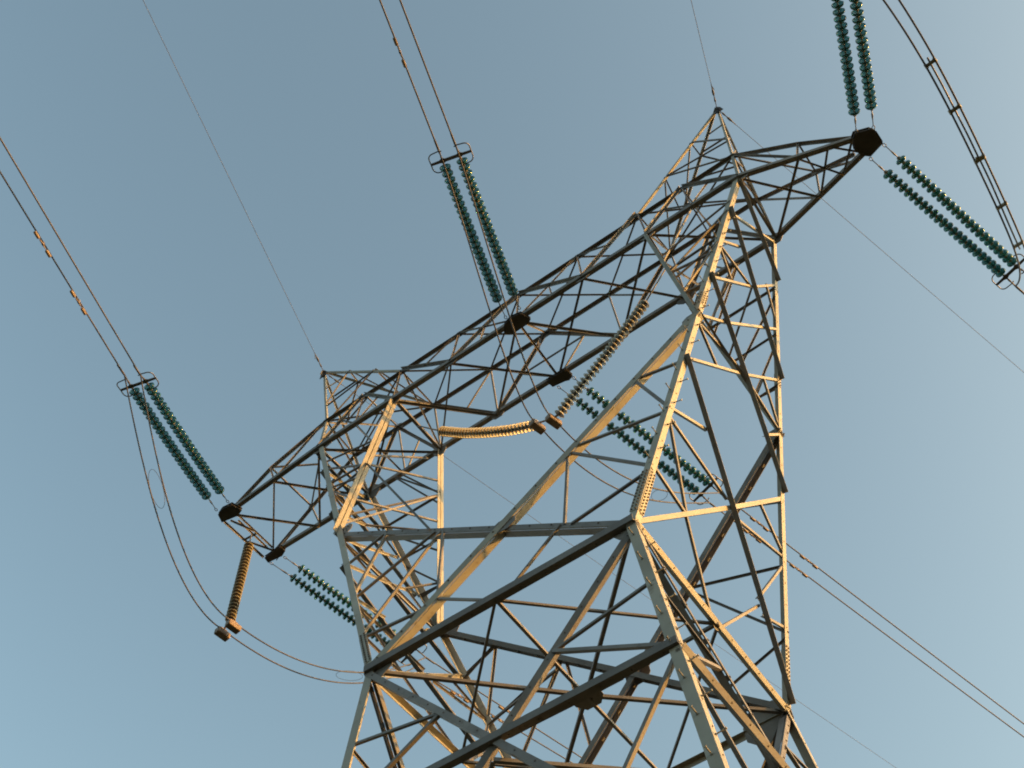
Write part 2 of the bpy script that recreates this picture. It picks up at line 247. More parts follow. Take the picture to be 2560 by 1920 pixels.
[9,-5.331,-0.875,32.591,-5.163,0.312,32.339,-0.0,-0.208,-0.978,0.99,-0.135,0.029,0.042,0,0,0],
[9,-6.558,-0.417,33.695,-7.45,-0.404,33.684,0.014,0.126,-0.992,-0.013,-0.992,-0.127,0.042,0,0,0],
[9,-6.976,-0.635,34.101,-7.44,-0.88,33.513,0.0,0.923,-0.384,0.808,-0.226,-0.544,0.042,0,0,0],
[9,-7.321,-0.82,32.5,-7.439,-0.356,33.597,0.0,0.921,-0.389,0.995,0.038,0.091,0.042,0,0,0],
[9,-7.189,-0.753,31.376,-7.312,0.183,32.607,-0.0,0.796,-0.605,0.997,0.048,0.063,0.042,0,0,0],
[9,-5.94,-0.094,33.095,-7.317,0.163,32.644,0.329,0.12,-0.937,-0.127,-0.977,-0.17,0.042,0,0,0],
[9,-5.385,0.196,32.555,-7.17,0.791,31.491,0.535,0.108,-0.838,-0.178,-0.955,-0.236,0.042,0,0,0],
[9,-7.202,-0.759,31.487,-7.383,-0.118,33.16,0.0,-0.934,0.358,0.995,0.036,0.094,0.042,0,0,0],
[9,-6.471,-0.371,33.61,-7.312,0.183,32.607,0.785,0.08,-0.615,-0.184,-0.917,-0.353,0.042,0,0,0],
[10,7.007,-1.062,29.247,6.487,1.285,27.745,0.253,0.561,0.789,0.95,0.011,-0.312,0.11,0,0,0],
[10,6.472,-1.276,27.608,5.391,1.718,24.404,0.2,0.749,0.632,0.95,0.01,-0.312,0.11,0,0,0],
[10,5.42,-1.698,24.381,4.339,2.133,21.198,0.228,0.66,0.716,0.95,0.009,-0.311,0.11,0,0,0],
[10,4.353,-2.126,21.11,2.798,2.742,16.499,0.214,0.707,0.674,0.95,0.009,-0.311,0.11,0,0,0],
[11,5.922,-1.492,25.966,6.207,-0.581,26.868,0.222,-0.72,0.657,-0.95,-0.009,0.311,0.059,0,0,0],
[11,5.372,-1.712,24.282,5.953,0.122,26.116,0.221,-0.724,0.654,-0.95,-0.009,0.311,0.059,0,0,0],
[11,5.953,0.122,26.116,6.432,1.301,27.626,0.193,-0.802,0.565,-0.951,-0.01,0.309,0.059,0,0,0],
[11,4.85,-1.921,22.68,5.159,-0.822,23.658,0.233,-0.682,0.693,-0.95,-0.009,0.311,0.059,0,0,0],
[11,5.159,-0.822,23.658,5.919,1.504,26.06,0.217,-0.735,0.643,-0.951,-0.01,0.31,0.059,0,0,0],
[11,4.327,-2.131,21.076,4.903,0.085,22.904,0.241,-0.654,0.717,-0.95,-0.009,0.311,0.059,0,0,0],
[11,4.903,0.085,22.904,5.374,1.718,24.401,0.23,-0.693,0.683,-0.951,-0.01,0.31,0.059,0,0,0],
[11,3.786,-2.347,19.42,3.99,-1.032,20.078,0.28,-0.464,0.841,-0.95,-0.009,0.311,0.059,0,0,0],
[11,4.606,1.138,22.029,4.851,1.925,22.805,0.222,-0.719,0.658,-0.951,-0.01,0.31,0.059,0,0,0],
[11,6.412,-1.295,27.469,6.955,1.094,29.22,0.252,-0.609,0.752,-0.951,-0.011,0.31,0.059,0,0,0],
[11,2.76,-2.759,16.275,3.635,0.078,19.027,0.224,-0.713,0.664,-0.95,-0.009,0.311,0.091,0,0,0],
[11,3.635,0.078,19.027,4.285,2.149,21.08,0.222,-0.721,0.657,-0.951,-0.01,0.311,0.091,0,0,0],
[12,5.887,-1.502,25.896,5.694,-0.767,25.335,0.237,0.628,0.741,-0.95,-0.011,0.312,0.052,0,0,0],
[12,5.886,-1.502,25.896,5.942,0.122,26.119,0.309,-0.14,0.941,-0.95,-0.01,0.311,0.052,0,0,0],
[12,6.243,0.794,27.067,5.919,1.499,26.098,0.17,0.823,0.542,-0.95,-0.009,0.311,0.052,0,0,0],
[12,4.821,-1.929,22.628,4.641,-0.937,22.111,0.268,0.483,0.833,-0.95,-0.01,0.312,0.052,0,0,0],
[12,4.793,-1.94,22.544,4.92,-0.013,22.989,0.305,-0.233,0.923,-0.95,-0.009,0.311,0.052,0,0,0],
[12,4.92,-0.013,22.989,4.849,1.922,22.836,0.309,0.086,0.947,-0.95,-0.01,0.311,0.052,0,0,0],
[12,5.158,0.964,23.753,4.842,1.924,22.815,0.211,0.718,0.664,-0.95,-0.009,0.311,0.052,0,0,0],
[12,3.774,-2.348,19.42,3.205,-1.292,17.714,0.15,0.862,0.483,-0.95,-0.009,0.311,0.052,0,0,0],
[12,3.724,-2.368,19.265,3.664,-0.047,19.149,0.31,0.055,0.949,-0.95,-0.009,0.311,0.052,0,0,0],
[12,3.256,-2.556,17.833,3.201,-1.306,17.7,0.308,0.114,0.944,-0.95,-0.01,0.311,0.052,0,0,0],
[12,3.198,-1.315,17.692,2.738,-0.148,16.318,0.189,0.779,0.598,-0.95,-0.009,0.311,0.052,0,0,0],
[12,3.594,0.171,18.942,3.789,2.34,19.606,0.299,-0.304,0.905,-0.95,-0.01,0.311,0.052,0,0,0],
[12,3.981,1.206,20.16,3.802,2.335,19.644,0.276,0.435,0.857,-0.95,-0.009,0.311,0.052,0,0,0],
[12,3.758,2.352,19.511,3.219,1.345,17.83,-0.161,0.869,-0.468,-0.951,-0.009,0.31,0.052,0,0,0],
[12,2.735,0.139,16.318,3.194,1.423,17.756,-0.208,0.762,-0.614,-0.95,-0.009,0.311,0.052,0,0,0],
[12,3.153,1.551,17.634,3.274,2.543,18.036,0.29,-0.39,0.874,-0.95,-0.01,0.311,0.052,0,0,0],
[12,3.79,-2.331,19.41,3.204,-2.086,21.343,0.958,0.043,0.285,-0.007,0.992,-0.128,0.052,0,0,0],
[12,3.766,-2.341,19.336,1.727,-2.255,20.1,0.353,0.125,0.927,-0.007,0.991,-0.131,0.052,0,0,0],
[12,3.242,-2.55,17.732,1.58,-2.272,19.976,0.806,0.082,0.587,-0.008,0.992,-0.129,0.052,0,0,0],
[12,3.221,-2.559,17.664,1.528,-2.604,17.37,-0.173,0.128,0.976,-0.003,0.991,-0.131,0.052,0,0,0],
[12,1.515,-2.279,19.922,1.391,-2.589,17.486,-0.999,0.001,0.051,-0.006,0.992,-0.126,0.052,0,0,0],
[12,4.306,-2.124,20.994,3.285,-2.076,21.412,0.381,0.123,0.916,-0.007,0.991,-0.131,0.052,0,0,0],
[12,5.781,-1.533,25.514,4.599,-1.52,25.844,0.268,0.128,0.955,-0.024,0.992,-0.126,0.052,0,0,0],
[12,5.309,-1.722,24.069,4.746,-1.715,24.231,0.276,0.128,0.953,-0.024,0.992,-0.126,0.052,0,0,0],
[12,6.044,-1.427,26.321,4.578,-1.491,26.078,-0.168,0.128,0.977,-0.021,0.991,-0.134,0.052,0,0,0],
[12,3.782,-2.334,19.386,3.193,-2.087,21.335,0.958,0.043,0.284,-0.007,0.992,-0.128,0.052,0,0,0],
[12,4.367,1.329,27.508,6.4,1.298,27.509,0.003,0.126,-0.992,-0.015,-0.992,-0.126,0.047,0,0,0],
[12,4.543,1.531,25.867,5.876,1.505,25.91,0.034,0.126,-0.991,-0.015,-0.992,-0.127,0.047,0,0,0],
[12,4.719,1.732,24.233,5.339,1.717,24.274,0.069,0.126,-0.99,-0.015,-0.992,-0.127,0.047,0,0,0],
[12,4.587,1.58,25.464,6.353,1.317,27.365,0.736,0.084,-0.672,-0.006,-0.991,-0.132,0.047,0,0,0],
[12,4.402,1.369,27.181,5.864,1.06,29.373,0.834,0.068,-0.547,-0.007,-0.991,-0.135,0.047,0,0,0],
[12,5.959,0.122,26.131,4.516,1.516,26.144,0.695,0.719,0.0,0.005,-0.004,1.0,0.044,0,0,0],
[12,5.641,-0.99,25.106,4.371,1.334,27.535,0.878,0.479,-0.0,0.324,-0.593,0.737,0.044,0,0,0],
[12,5.18,0.957,23.763,4.711,1.726,24.366,0.854,0.52,-0.0,0.289,-0.475,0.831,0.044,0,0,0],
[10,-7.007,-1.062,29.247,-6.487,1.285,27.745,0.253,-0.561,-0.789,-0.95,0.011,-0.312,0.11,0,0,0],
[10,-6.472,-1.276,27.608,-5.391,1.718,24.404,0.2,-0.749,-0.632,-0.95,0.01,-0.312,0.11,0,0,0],
[10,-5.42,-1.698,24.381,-4.339,2.133,21.198,0.228,-0.66,-0.716,-0.95,0.009,-0.311,0.11,0,0,0],
[10,-4.353,-2.126,21.11,-2.798,2.742,16.499,0.214,-0.707,-0.674,-0.95,0.009,-0.311,0.11,0,0,0],
[11,-5.922,-1.492,25.966,-6.207,-0.581,26.868,0.222,0.72,-0.657,0.95,-0.009,0.311,0.059,0,0,0],
[11,-5.372,-1.712,24.282,-5.953,0.122,26.116,0.221,0.724,-0.654,0.95,-0.009,0.311,0.059,0,0,0],
[11,-5.953,0.122,26.116,-6.432,1.301,27.626,0.193,0.802,-0.565,0.951,-0.01,0.309,0.059,0,0,0],
[11,-4.85,-1.921,22.68,-5.159,-0.822,23.658,0.233,0.682,-0.693,0.95,-0.009,0.311,0.059,0,0,0],
[11,-5.159,-0.822,23.658,-5.919,1.504,26.06,0.217,0.735,-0.643,0.951,-0.01,0.31,0.059,0,0,0],
[11,-4.327,-2.131,21.076,-4.903,0.085,22.904,0.241,0.654,-0.717,0.95,-0.009,0.311,0.059,0,0,0],
[11,-4.903,0.085,22.904,-5.374,1.718,24.401,0.23,0.693,-0.683,0.951,-0.01,0.31,0.059,0,0,0],
[11,-3.786,-2.347,19.42,-3.99,-1.032,20.078,0.28,0.464,-0.841,0.95,-0.009,0.311,0.059,0,0,0],
[11,-4.606,1.138,22.029,-4.851,1.925,22.805,0.222,0.719,-0.658,0.951,-0.01,0.31,0.059,0,0,0],
[11,-6.412,-1.295,27.469,-6.955,1.094,29.22,0.252,0.609,-0.752,0.951,-0.011,0.31,0.059,0,0,0],
[11,-2.76,-2.759,16.275,-3.635,0.078,19.027,0.224,0.713,-0.664,0.95,-0.009,0.311,0.091,0,0,0],
[11,-3.635,0.078,19.027,-4.285,2.149,21.08,0.222,0.721,-0.657,0.951,-0.01,0.311,0.091,0,0,0],
[12,-5.887,-1.502,25.896,-5.694,-0.767,25.335,0.237,-0.628,-0.741,0.95,-0.011,0.312,0.052,0,0,0],
[12,-5.886,-1.502,25.896,-5.942,0.122,26.119,0.309,0.14,-0.941,0.95,-0.01,0.311,0.052,0,0,0],
[12,-6.243,0.794,27.067,-5.919,1.499,26.098,0.17,-0.823,-0.542,0.95,-0.009,0.311,0.052,0,0,0],
[12,-4.821,-1.929,22.628,-4.641,-0.937,22.111,0.268,-0.483,-0.833,0.95,-0.01,0.312,0.052,0,0,0],
[12,-4.793,-1.94,22.544,-4.92,-0.013,22.989,0.305,0.233,-0.923,0.95,-0.009,0.311,0.052,0,0,0],
[12,-4.92,-0.013,22.989,-4.849,1.922,22.836,0.309,-0.086,-0.947,0.95,-0.01,0.311,0.052,0,0,0],
[12,-5.158,0.964,23.753,-4.842,1.924,22.815,0.211,-0.718,-0.664,0.95,-0.009,0.311,0.052,0,0,0],
[12,-3.774,-2.348,19.42,-3.205,-1.292,17.714,0.15,-0.862,-0.483,0.95,-0.009,0.311,0.052,0,0,0],
[12,-3.724,-2.368,19.265,-3.664,-0.047,19.149,0.31,-0.055,-0.949,0.95,-0.009,0.311,0.052,0,0,0],
[12,-3.256,-2.556,17.833,-3.201,-1.306,17.7,0.308,-0.114,-0.944,0.95,-0.01,0.311,0.052,0,0,0],
[12,-3.198,-1.315,17.692,-2.738,-0.148,16.318,0.189,-0.779,-0.598,0.95,-0.009,0.311,0.052,0,0,0],
[12,-3.594,0.171,18.942,-3.789,2.34,19.606,0.299,0.304,-0.905,0.95,-0.01,0.311,0.052,0,0,0],
[12,-3.981,1.206,20.16,-3.802,2.335,19.644,0.276,-0.435,-0.857,0.95,-0.009,0.311,0.052,0,0,0],
[12,-3.758,2.352,19.511,-3.219,1.345,17.83,-0.161,-0.869,0.468,0.951,-0.009,0.31,0.052,0,0,0],
[12,-2.735,0.139,16.318,-3.194,1.423,17.756,0.208,0.762,-0.614,0.95,-0.009,0.311,0.052,0,0,0],
[12,-3.153,1.551,17.634,-3.274,2.543,18.036,0.29,0.39,-0.874,0.95,-0.01,0.311,0.052,0,0,0],
[12,-3.79,-2.331,19.41,-3.204,-2.086,21.343,-0.958,0.043,0.285,0.007,0.992,-0.128,0.052,0,0,0],
[12,-3.766,-2.341,19.336,-1.727,-2.255,20.1,-0.353,0.125,0.927,0.007,0.991,-0.131,0.052,0,0,0],
[12,-3.242,-2.55,17.732,-1.58,-2.272,19.976,-0.806,0.082,0.587,0.008,0.992,-0.129,0.052,0,0,0],
[12,-3.221,-2.559,17.664,-1.528,-2.604,17.37,0.173,0.128,0.976,0.003,0.991,-0.131,0.052,0,0,0],
[12,-1.515,-2.279,19.922,-1.391,-2.589,17.486,-0.999,-0.001,-0.051,0.006,0.992,-0.126,0.052,0,0,0],
[12,-4.306,-2.124,20.994,-3.285,-2.076,21.412,-0.381,0.123,0.916,0.007,0.991,-0.131,0.052,0,0,0],
[12,-5.781,-1.533,25.514,-4.599,-1.52,25.844,-0.268,0.128,0.955,0.024,0.992,-0.126,0.052,0,0,0],
[12,-5.309,-1.722,24.069,-4.746,-1.715,24.231,-0.276,0.128,0.953,0.024,0.992,-0.126,0.052,0,0,0],
[12,-6.044,-1.427,26.321,-4.578,-1.491,26.078,0.168,0.128,0.977,0.021,0.991,-0.134,0.052,0,0,0],
[12,-3.782,-2.334,19.386,-3.193,-2.087,21.335,-0.958,0.043,0.284,0.007,0.992,-0.128,0.052,0,0,0],
[12,-4.367,1.329,27.508,-6.4,1.298,27.509,-0.003,0.126,-0.992,0.015,-0.992,-0.126,0.047,0,0,0],
[12,-4.543,1.531,25.867,-5.876,1.505,25.91,-0.034,0.126,-0.991,0.015,-0.992,-0.127,0.047,0,0,0],
[12,-4.719,1.732,24.233,-5.339,1.717,24.274,-0.069,0.126,-0.99,0.015,-0.992,-0.127,0.047,0,0,0],
[12,-4.587,1.58,25.464,-6.353,1.317,27.365,-0.736,0.084,-0.672,0.006,-0.991,-0.132,0.047,0,0,0],
[12,-4.402,1.369,27.181,-5.864,1.06,29.373,-0.834,0.068,-0.547,0.007,-0.991,-0.135,0.047,0,0,0],
[12,-5.959,0.122,26.131,-4.516,1.516,26.144,-0.695,0.719,0.0,-0.005,-0.004,1.0,0.044,0,0,0],
[12,-5.641,-0.99,25.106,-4.371,1.334,27.535,-0.878,0.479,-0.0,-0.324,-0.593,0.737,0.044,0,0,0],
[12,-5.18,0.957,23.763,-4.711,1.726,24.366,-0.854,0.52,-0.0,-0.289,-0.475,0.831,0.044,0,0,0],
[12,-4.565,-1.512,25.906,-1.874,-2.241,20.269,-0.904,-0.062,-0.424,0.006,-0.991,0.131,0.052,0,0,0],
[12,-5.604,-1.062,29.362,-4.47,-1.383,26.883,0.911,0.06,0.409,-0.006,0.991,-0.131,0.045,0,0,0],
[12,-6.558,-1.239,28.061,-4.431,-1.329,27.288,0.343,0.125,0.931,-0.006,0.991,-0.131,0.045,0,0,0],
[12,-6.386,-1.309,27.527,-4.565,-1.511,25.914,0.666,0.102,0.739,-0.006,0.991,-0.131,0.045,0,0,0],
[12,-5.867,-1.518,25.921,-4.619,-1.585,25.358,0.413,0.122,0.903,-0.006,0.991,-0.131,0.045,0,0,0],
[12,-5.85,-1.525,25.866,-4.72,-1.723,24.317,0.81,0.082,0.58,-0.006,0.991,-0.131,0.045,0,0,0],
[12,-5.653,1.093,29.395,-4.362,1.32,27.582,-0.817,0.074,-0.572,-0.002,-0.992,-0.126,0.047,0,0,0],
[12,-4.366,1.325,27.541,-6.313,1.326,27.589,-0.024,0.126,-0.992,-0.003,-0.992,-0.126,0.047,0,0,0],
[12,-5.833,1.093,29.396,-4.359,1.316,27.618,-0.772,0.081,-0.63,-0.002,-0.992,-0.126,0.047,0,0,0],
[12,-5.697,1.574,25.637,-4.645,1.735,24.347,-0.777,0.081,-0.624,-0.002,-0.992,-0.126,0.047,0,0,0],
[12,-5.25,1.754,24.219,-4.652,1.745,24.272,0.089,0.126,-0.988,-0.003,-0.992,-0.127,0.047,0,0,0],
[12,-4.58,-1.526,25.934,-4.332,1.267,28.137,0.06,-0.621,0.781,-0.996,0.018,0.09,0.047,0,0,0],
[12,-4.54,-1.473,26.344,-4.65,1.106,29.396,0.044,-0.762,0.646,-0.999,-0.051,0.007,0.047,0,0,0],
[12,-4.738,-1.74,24.32,-4.47,1.471,26.547,0.064,-0.572,0.818,-0.996,0.019,0.092,0.047,0,0,0],
[12,-4.849,-1.892,23.177,-4.381,1.34,27.57,0.037,-0.807,0.59,-0.996,0.02,0.091,0.047,0,0,0],
[12,-4.883,-1.939,22.823,-4.802,1.958,22.749,0.094,0.017,0.995,-0.995,0.023,0.094,0.047,0,0,0],
[12,5.604,-1.062,29.362,4.47,-1.383,26.883,-0.911,0.06,0.409,0.006,0.991,-0.131,0.045,0,0,0],
[12,6.558,-1.239,28.061,4.431,-1.329,27.288,-0.343,0.125,0.931,0.006,0.991,-0.131,0.045,0,0,0],
[12,6.386,-1.309,27.527,4.565,-1.511,25.914,-0.666,0.102,0.739,0.006,0.991,-0.131,0.045,0,0,0],
[12,5.867,-1.518,25.921,4.619,-1.585,25.358,-0.413,0.122,0.903,0.006,0.991,-0.131,0.045,0,0,0],
[12,5.85,-1.525,25.866,4.72,-1.723,24.317,-0.81,0.082,0.58,0.006,0.991,-0.131,0.045,0,0,0],
[12,5.653,1.093,29.395,4.362,1.32,27.582,0.817,0.074,-0.572,0.002,-0.992,-0.126,0.047,0,0,0],
[12,4.366,1.325,27.541,6.313,1.326,27.589,0.024,0.126,-0.992,0.003,-0.992,-0.126,0.047,0,0,0],
[12,5.833,1.093,29.396,4.359,1.316,27.618,0.772,0.081,-0.63,0.002,-0.992,-0.126,0.047,0,0,0],
[12,5.697,1.574,25.637,4.645,1.735,24.347,0.777,0.081,-0.624,0.002,-0.992,-0.126,0.047,0,0,0],
[12,5.25,1.754,24.219,4.652,1.745,24.272,-0.089,0.126,-0.988,0.003,-0.992,-0.127,0.047,0,0,0],
[12,4.58,-1.526,25.934,4.332,1.267,28.137,0.06,0.621,-0.781,0.996,0.018,0.09,0.047,0,0,0],
[12,4.54,-1.473,26.344,4.65,1.106,29.396,0.044,0.762,-0.646,0.999,-0.051,0.007,0.047,0,0,0],
[12,4.738,-1.74,24.32,4.47,1.471,26.547,-0.064,-0.572,0.818,0.996,0.019,0.092,0.047,0,0,0],
[12,4.849,-1.892,23.177,4.381,1.34,27.57,-0.037,-0.807,0.59,0.996,0.02,0.091,0.047,0,0,0],
[12,4.883,-1.939,22.823,4.802,1.958,22.749,-0.094,0.017,0.995,0.995,0.023,0.094,0.047,0,0,0],
[12,1.672,2.261,20.104,3.741,2.348,19.401,-0.324,0.12,-0.938,-0.001,-0.992,-0.127,0.05,0,0,0],
[12,1.622,2.267,20.06,3.253,2.541,17.914,-0.798,0.077,-0.597,-0.001,-0.992,-0.127,0.05,0,0,0],
[12,3.266,2.083,21.468,4.253,2.146,20.963,-0.458,0.113,-0.882,-0.001,-0.992,-0.127,0.05,0,0,0],
[12,1.517,2.618,17.352,3.229,2.551,17.839,0.276,0.121,-0.954,-0.003,-0.992,-0.127,0.044,0,0,0],
[12,-1.672,2.261,20.104,-3.741,2.348,19.401,0.324,0.12,-0.938,0.001,-0.992,-0.127,0.05,0,0,0],
[12,-1.622,2.267,20.06,-3.253,2.541,17.914,0.798,0.077,-0.597,0.001,-0.992,-0.127,0.05,0,0,0],
[12,-3.266,2.083,21.468,-4.253,2.146,20.963,0.458,0.113,-0.882,0.001,-0.992,-0.127,0.05,0,0,0],
[12,-1.517,2.618,17.352,-3.229,2.551,17.839,-0.276,0.121,-0.954,0.003,-0.992,-0.127,0.044,0,0,0],
[12,-1.395,-2.612,17.471,0.011,-2.753,16.311,0.639,0.105,0.762,-0.008,0.992,-0.13,0.044,0,0,0],
[12,1.313,-2.581,17.553,0.158,-2.752,16.31,-0.736,0.084,0.672,-0.006,0.991,-0.131,0.048,0,0,0],
[13,-3.238,2.107,21.421,-3.677,2.327,19.699,0.969,0.029,-0.243,-0.002,-0.992,-0.126,0.059,0,0,0],
[13,-3.255,2.105,21.436,-4.111,2.148,21.107,0.362,0.117,-0.925,-0.002,-0.992,-0.126,0.059,0,0,0],
[13,-1.674,2.275,20.083,-3.119,2.532,18.082,0.813,0.072,-0.578,-0.002,-0.992,-0.126,0.059,0,0,0],
[13,-1.529,2.29,19.959,-1.369,2.578,17.697,0.998,-0.01,0.069,-0.002,-0.992,-0.126,0.059,0,0,0],
[14,-2.767,-2.786,16.275,2.777,-2.754,16.264,-0.006,1.0,0.0,0.002,0.0,1.0,0.145,0,0,1],
[14,2.788,-2.754,16.304,2.74,2.765,16.314,0.532,0.003,0.847,-0.847,-0.008,0.532,0.104,0,0,0],
[14,-2.757,2.786,16.318,2.729,2.777,16.319,0.0,0.126,-0.992,-0.002,-0.992,-0.126,0.116,0,0,0],
[14,-2.778,-2.786,16.315,-2.768,2.774,16.312,0.307,-0.001,-0.952,0.952,-0.002,0.307,0.116,0,0,0],
[15,-2.767,-2.786,16.318,-0.003,0.043,16.275,-0.715,0.699,-0.0,0.008,0.008,1.0,0.067,0,0,0],
[15,2.777,-2.754,16.308,-0.003,0.043,16.275,0.709,0.705,0.0,-0.006,0.006,1.0,0.067,0,0,0],
[15,-2.757,2.774,16.316,-0.003,0.043,16.275,0.704,0.71,0.0,0.007,-0.007,1.0,0.067,0,0,0],
[15,2.729,2.765,16.318,-0.003,0.043,16.275,-0.706,0.708,-0.0,-0.008,-0.008,1.0,0.067,0,0,0],
[15,0.005,-2.771,16.284,-0.003,0.043,16.246,-1.0,-0.003,0.0,-0.0,0.013,1.0,0.059,0,0,0],
[15,2.753,0.006,16.284,-0.003,0.043,16.246,0.014,1.0,0.0,-0.014,0.0,1.0,0.059,0,0,0],
[15,-0.014,2.77,16.288,-0.003,0.043,16.246,-1.0,-0.004,0.0,0.0,-0.015,1.0,0.059,0,0,0],
[15,-2.762,-0.006,16.288,-0.004,0.043,16.246,-0.018,1.0,0.0,0.015,0.0,1.0,0.059,0,0,0],
[15,0.005,-2.77,16.255,2.753,0.006,16.255,-0.711,0.703,-0.0,0.0,0.0,1.0,0.048,0,0,0],
[15,2.753,0.006,16.255,-0.014,2.77,16.259,0.707,0.707,-0.0,0.001,-0.001,1.0,0.048,0,0,0],
[15,-0.014,2.77,16.259,-2.762,-0.006,16.259,-0.711,0.703,-0.0,0.0,0.0,1.0,0.048,0,0,0],
[15,-2.762,-0.006,16.259,0.005,-2.77,16.255,0.707,0.707,-0.0,0.001,-0.001,1.0,0.048,0,0,0],
[15,-1.752,0.141,16.389,0.71,0.181,16.389,-0.016,1.0,0.0,0.0,-0.0,1.0,0.045,0,0,0],
[15,-1.727,-0.4,16.389,-0.132,-0.713,16.389,0.193,0.981,0.0,-0.0,0.0,1.0,0.045,0,0,0],
[16,-2.766,-2.798,16.319,3.51,-3.279,8.981,0.761,0.049,0.647,-0.005,0.998,-0.07,0.116,0,0,0],
[16,2.777,-2.711,16.305,-3.5,-3.256,8.988,-0.702,-0.336,0.628,-0.29,0.94,0.179,0.116,0,0,0],
[17,-3.09,-3.013,13.039,3.101,-2.981,13.028,-0.005,1.0,0.0,0.002,0.0,1.0,0.129,0,0,0],
[13,-1.048,-2.9,14.307,-3.09,-2.996,13.081,-0.516,0.056,0.855,-0.006,0.998,-0.069,0.064,0,0,0],
[13,-1.048,-2.888,14.307,-2.929,-2.871,14.698,0.204,0.069,0.977,-0.005,0.998,-0.069,0.048,0,0,0],
[13,-1.747,-3.131,11.033,-3.09,-2.996,13.081,-0.837,-0.043,-0.546,-0.006,0.998,-0.07,0.064,0,0,0],
[13,1.059,-2.887,14.303,3.101,-2.963,13.07,0.518,0.062,0.853,-0.005,0.998,-0.07,0.064,0,0,0],
[13,1.058,-2.876,14.303,2.939,-2.838,14.687,-0.201,0.067,0.977,-0.006,0.998,-0.069,0.048,0,0,0],
[13,1.758,-3.115,11.027,3.101,-2.963,13.07,-0.836,0.033,0.547,-0.006,0.998,-0.07,0.064,0,0,0],
[16,-3.499,-3.311,8.992,4.279,-3.817,1.286,-0.704,-0.053,-0.708,-0.005,0.998,-0.07,0.116,0,0,0],
[16,3.51,-3.224,8.977,-4.269,-3.795,1.294,-0.65,-0.332,0.683,-0.269,0.942,0.202,0.116,0,0,0],
[17,-3.846,-3.542,5.481,3.857,-3.51,5.47,-0.004,1.0,-0.0,0.001,0.0,1.0,0.129,0,0,0],
[13,-1.327,-3.422,6.837,-3.846,-3.525,5.523,-0.463,0.059,0.884,-0.005,0.998,-0.069,0.064,0,0,0],
[13,-1.327,-3.411,6.836,-3.673,-3.392,7.255,0.176,0.069,0.982,-0.004,0.998,-0.07,0.048,0,0,0],
[13,-2.132,-3.665,3.406,-3.846,-3.525,5.523,-0.778,-0.048,-0.627,-0.005,0.998,-0.07,0.064,0,0,0],
[13,1.337,-3.41,6.833,3.857,-3.492,5.512,0.465,0.064,0.883,-0.004,0.998,-0.07,0.064,0,0,0],
[13,1.337,-3.399,6.832,3.683,-3.359,7.245,-0.174,0.067,0.982,-0.005,0.998,-0.069,0.048,0,0,0],
[13,2.142,-3.648,3.401,3.857,-3.492,5.512,-0.777,0.039,0.628,-0.006,0.998,-0.069,0.064,0,0,0],
[17,-3.499,-3.328,8.993,3.51,-3.296,8.982,0.001,0.069,0.998,-0.005,0.998,-0.069,0.099,0,0,0],
[16,-4.269,-3.85,1.297,4.36,-3.874,0.482,-0.094,-0.069,-0.993,-0.004,0.998,-0.069,0.116,0,0,0],
[16,4.279,-3.762,1.283,-4.349,-3.851,0.489,0.084,0.31,-0.947,-0.038,0.951,0.308,0.116,0,0,0],
[17,-4.309,-3.866,0.854,4.319,-3.834,0.844,0.004,-1.0,0.0,0.001,0.0,1.0,0.129,0,0,0],
[13,-1.619,-3.828,1.045,-4.309,-3.849,0.897,-0.055,0.069,0.996,-0.004,0.998,-0.069,0.064,0,0,0],
[13,-1.619,-3.816,1.044,-4.289,-3.823,1.095,-0.019,-0.069,-0.997,-0.004,0.998,-0.069,0.048,0,0,0],
[13,-2.172,-3.855,0.691,-4.309,-3.849,0.897,-0.096,-0.069,-0.993,-0.004,0.998,-0.069,0.064,0,0,0],
[13,1.629,-3.816,1.041,4.319,-3.816,0.886,-0.057,-0.069,-0.996,-0.004,0.998,-0.069,0.064,0,0,0],
[13,1.629,-3.804,1.04,4.299,-3.791,1.084,-0.017,0.069,0.997,-0.004,0.998,-0.069,0.048,0,0,0],
[13,2.183,-3.838,0.686,4.319,-3.816,0.886,-0.094,0.068,0.993,-0.004,0.998,-0.069,0.064,0,0,0],
[17,-4.269,-3.867,1.299,4.28,-3.835,1.288,0.001,0.069,0.998,-0.004,0.998,-0.069,0.099,0,0,0],
[16,-2.757,2.786,16.317,3.462,3.29,8.991,-0.763,0.046,-0.645,-0.001,-0.998,-0.07,0.116,0,0,0],
[16,2.729,2.722,16.315,-3.49,3.244,8.985,0.763,0.044,-0.645,-0.002,-0.998,-0.07,0.116,0,0,0],
[17,-3.08,3.044,13.087,3.052,3.035,13.088,0.0,0.07,-0.998,-0.001,-0.998,-0.07,0.105,0,0,0],
[13,-1.056,2.894,14.311,-3.08,2.983,13.083,0.52,0.059,-0.852,-0.001,-0.998,-0.07,0.064,0,0,0],
[13,-1.056,2.883,14.311,-2.918,2.858,14.698,-0.204,0.069,-0.977,-0.001,-0.998,-0.07,0.048,0,0,0],
[13,-1.752,3.124,11.035,-3.08,2.983,13.083,0.84,-0.039,0.542,-0.002,-0.998,-0.07,0.064,0,0,0],
[13,1.028,2.891,14.312,3.052,2.974,13.084,-0.52,0.06,-0.852,-0.001,-0.998,-0.07,0.064,0,0,0],
[13,1.028,2.879,14.311,2.89,2.849,14.7,0.205,0.068,-0.976,-0.001,-0.998,-0.07,0.048,0,0,0],
[13,1.724,3.12,11.036,3.052,2.974,13.084,0.84,0.037,-0.542,-0.002,-0.998,-0.07,0.064,0,0,0],
[16,-3.489,3.299,8.989,4.231,3.828,1.297,0.707,-0.05,0.706,-0.001,-0.998,-0.07,0.116,0,0,0],
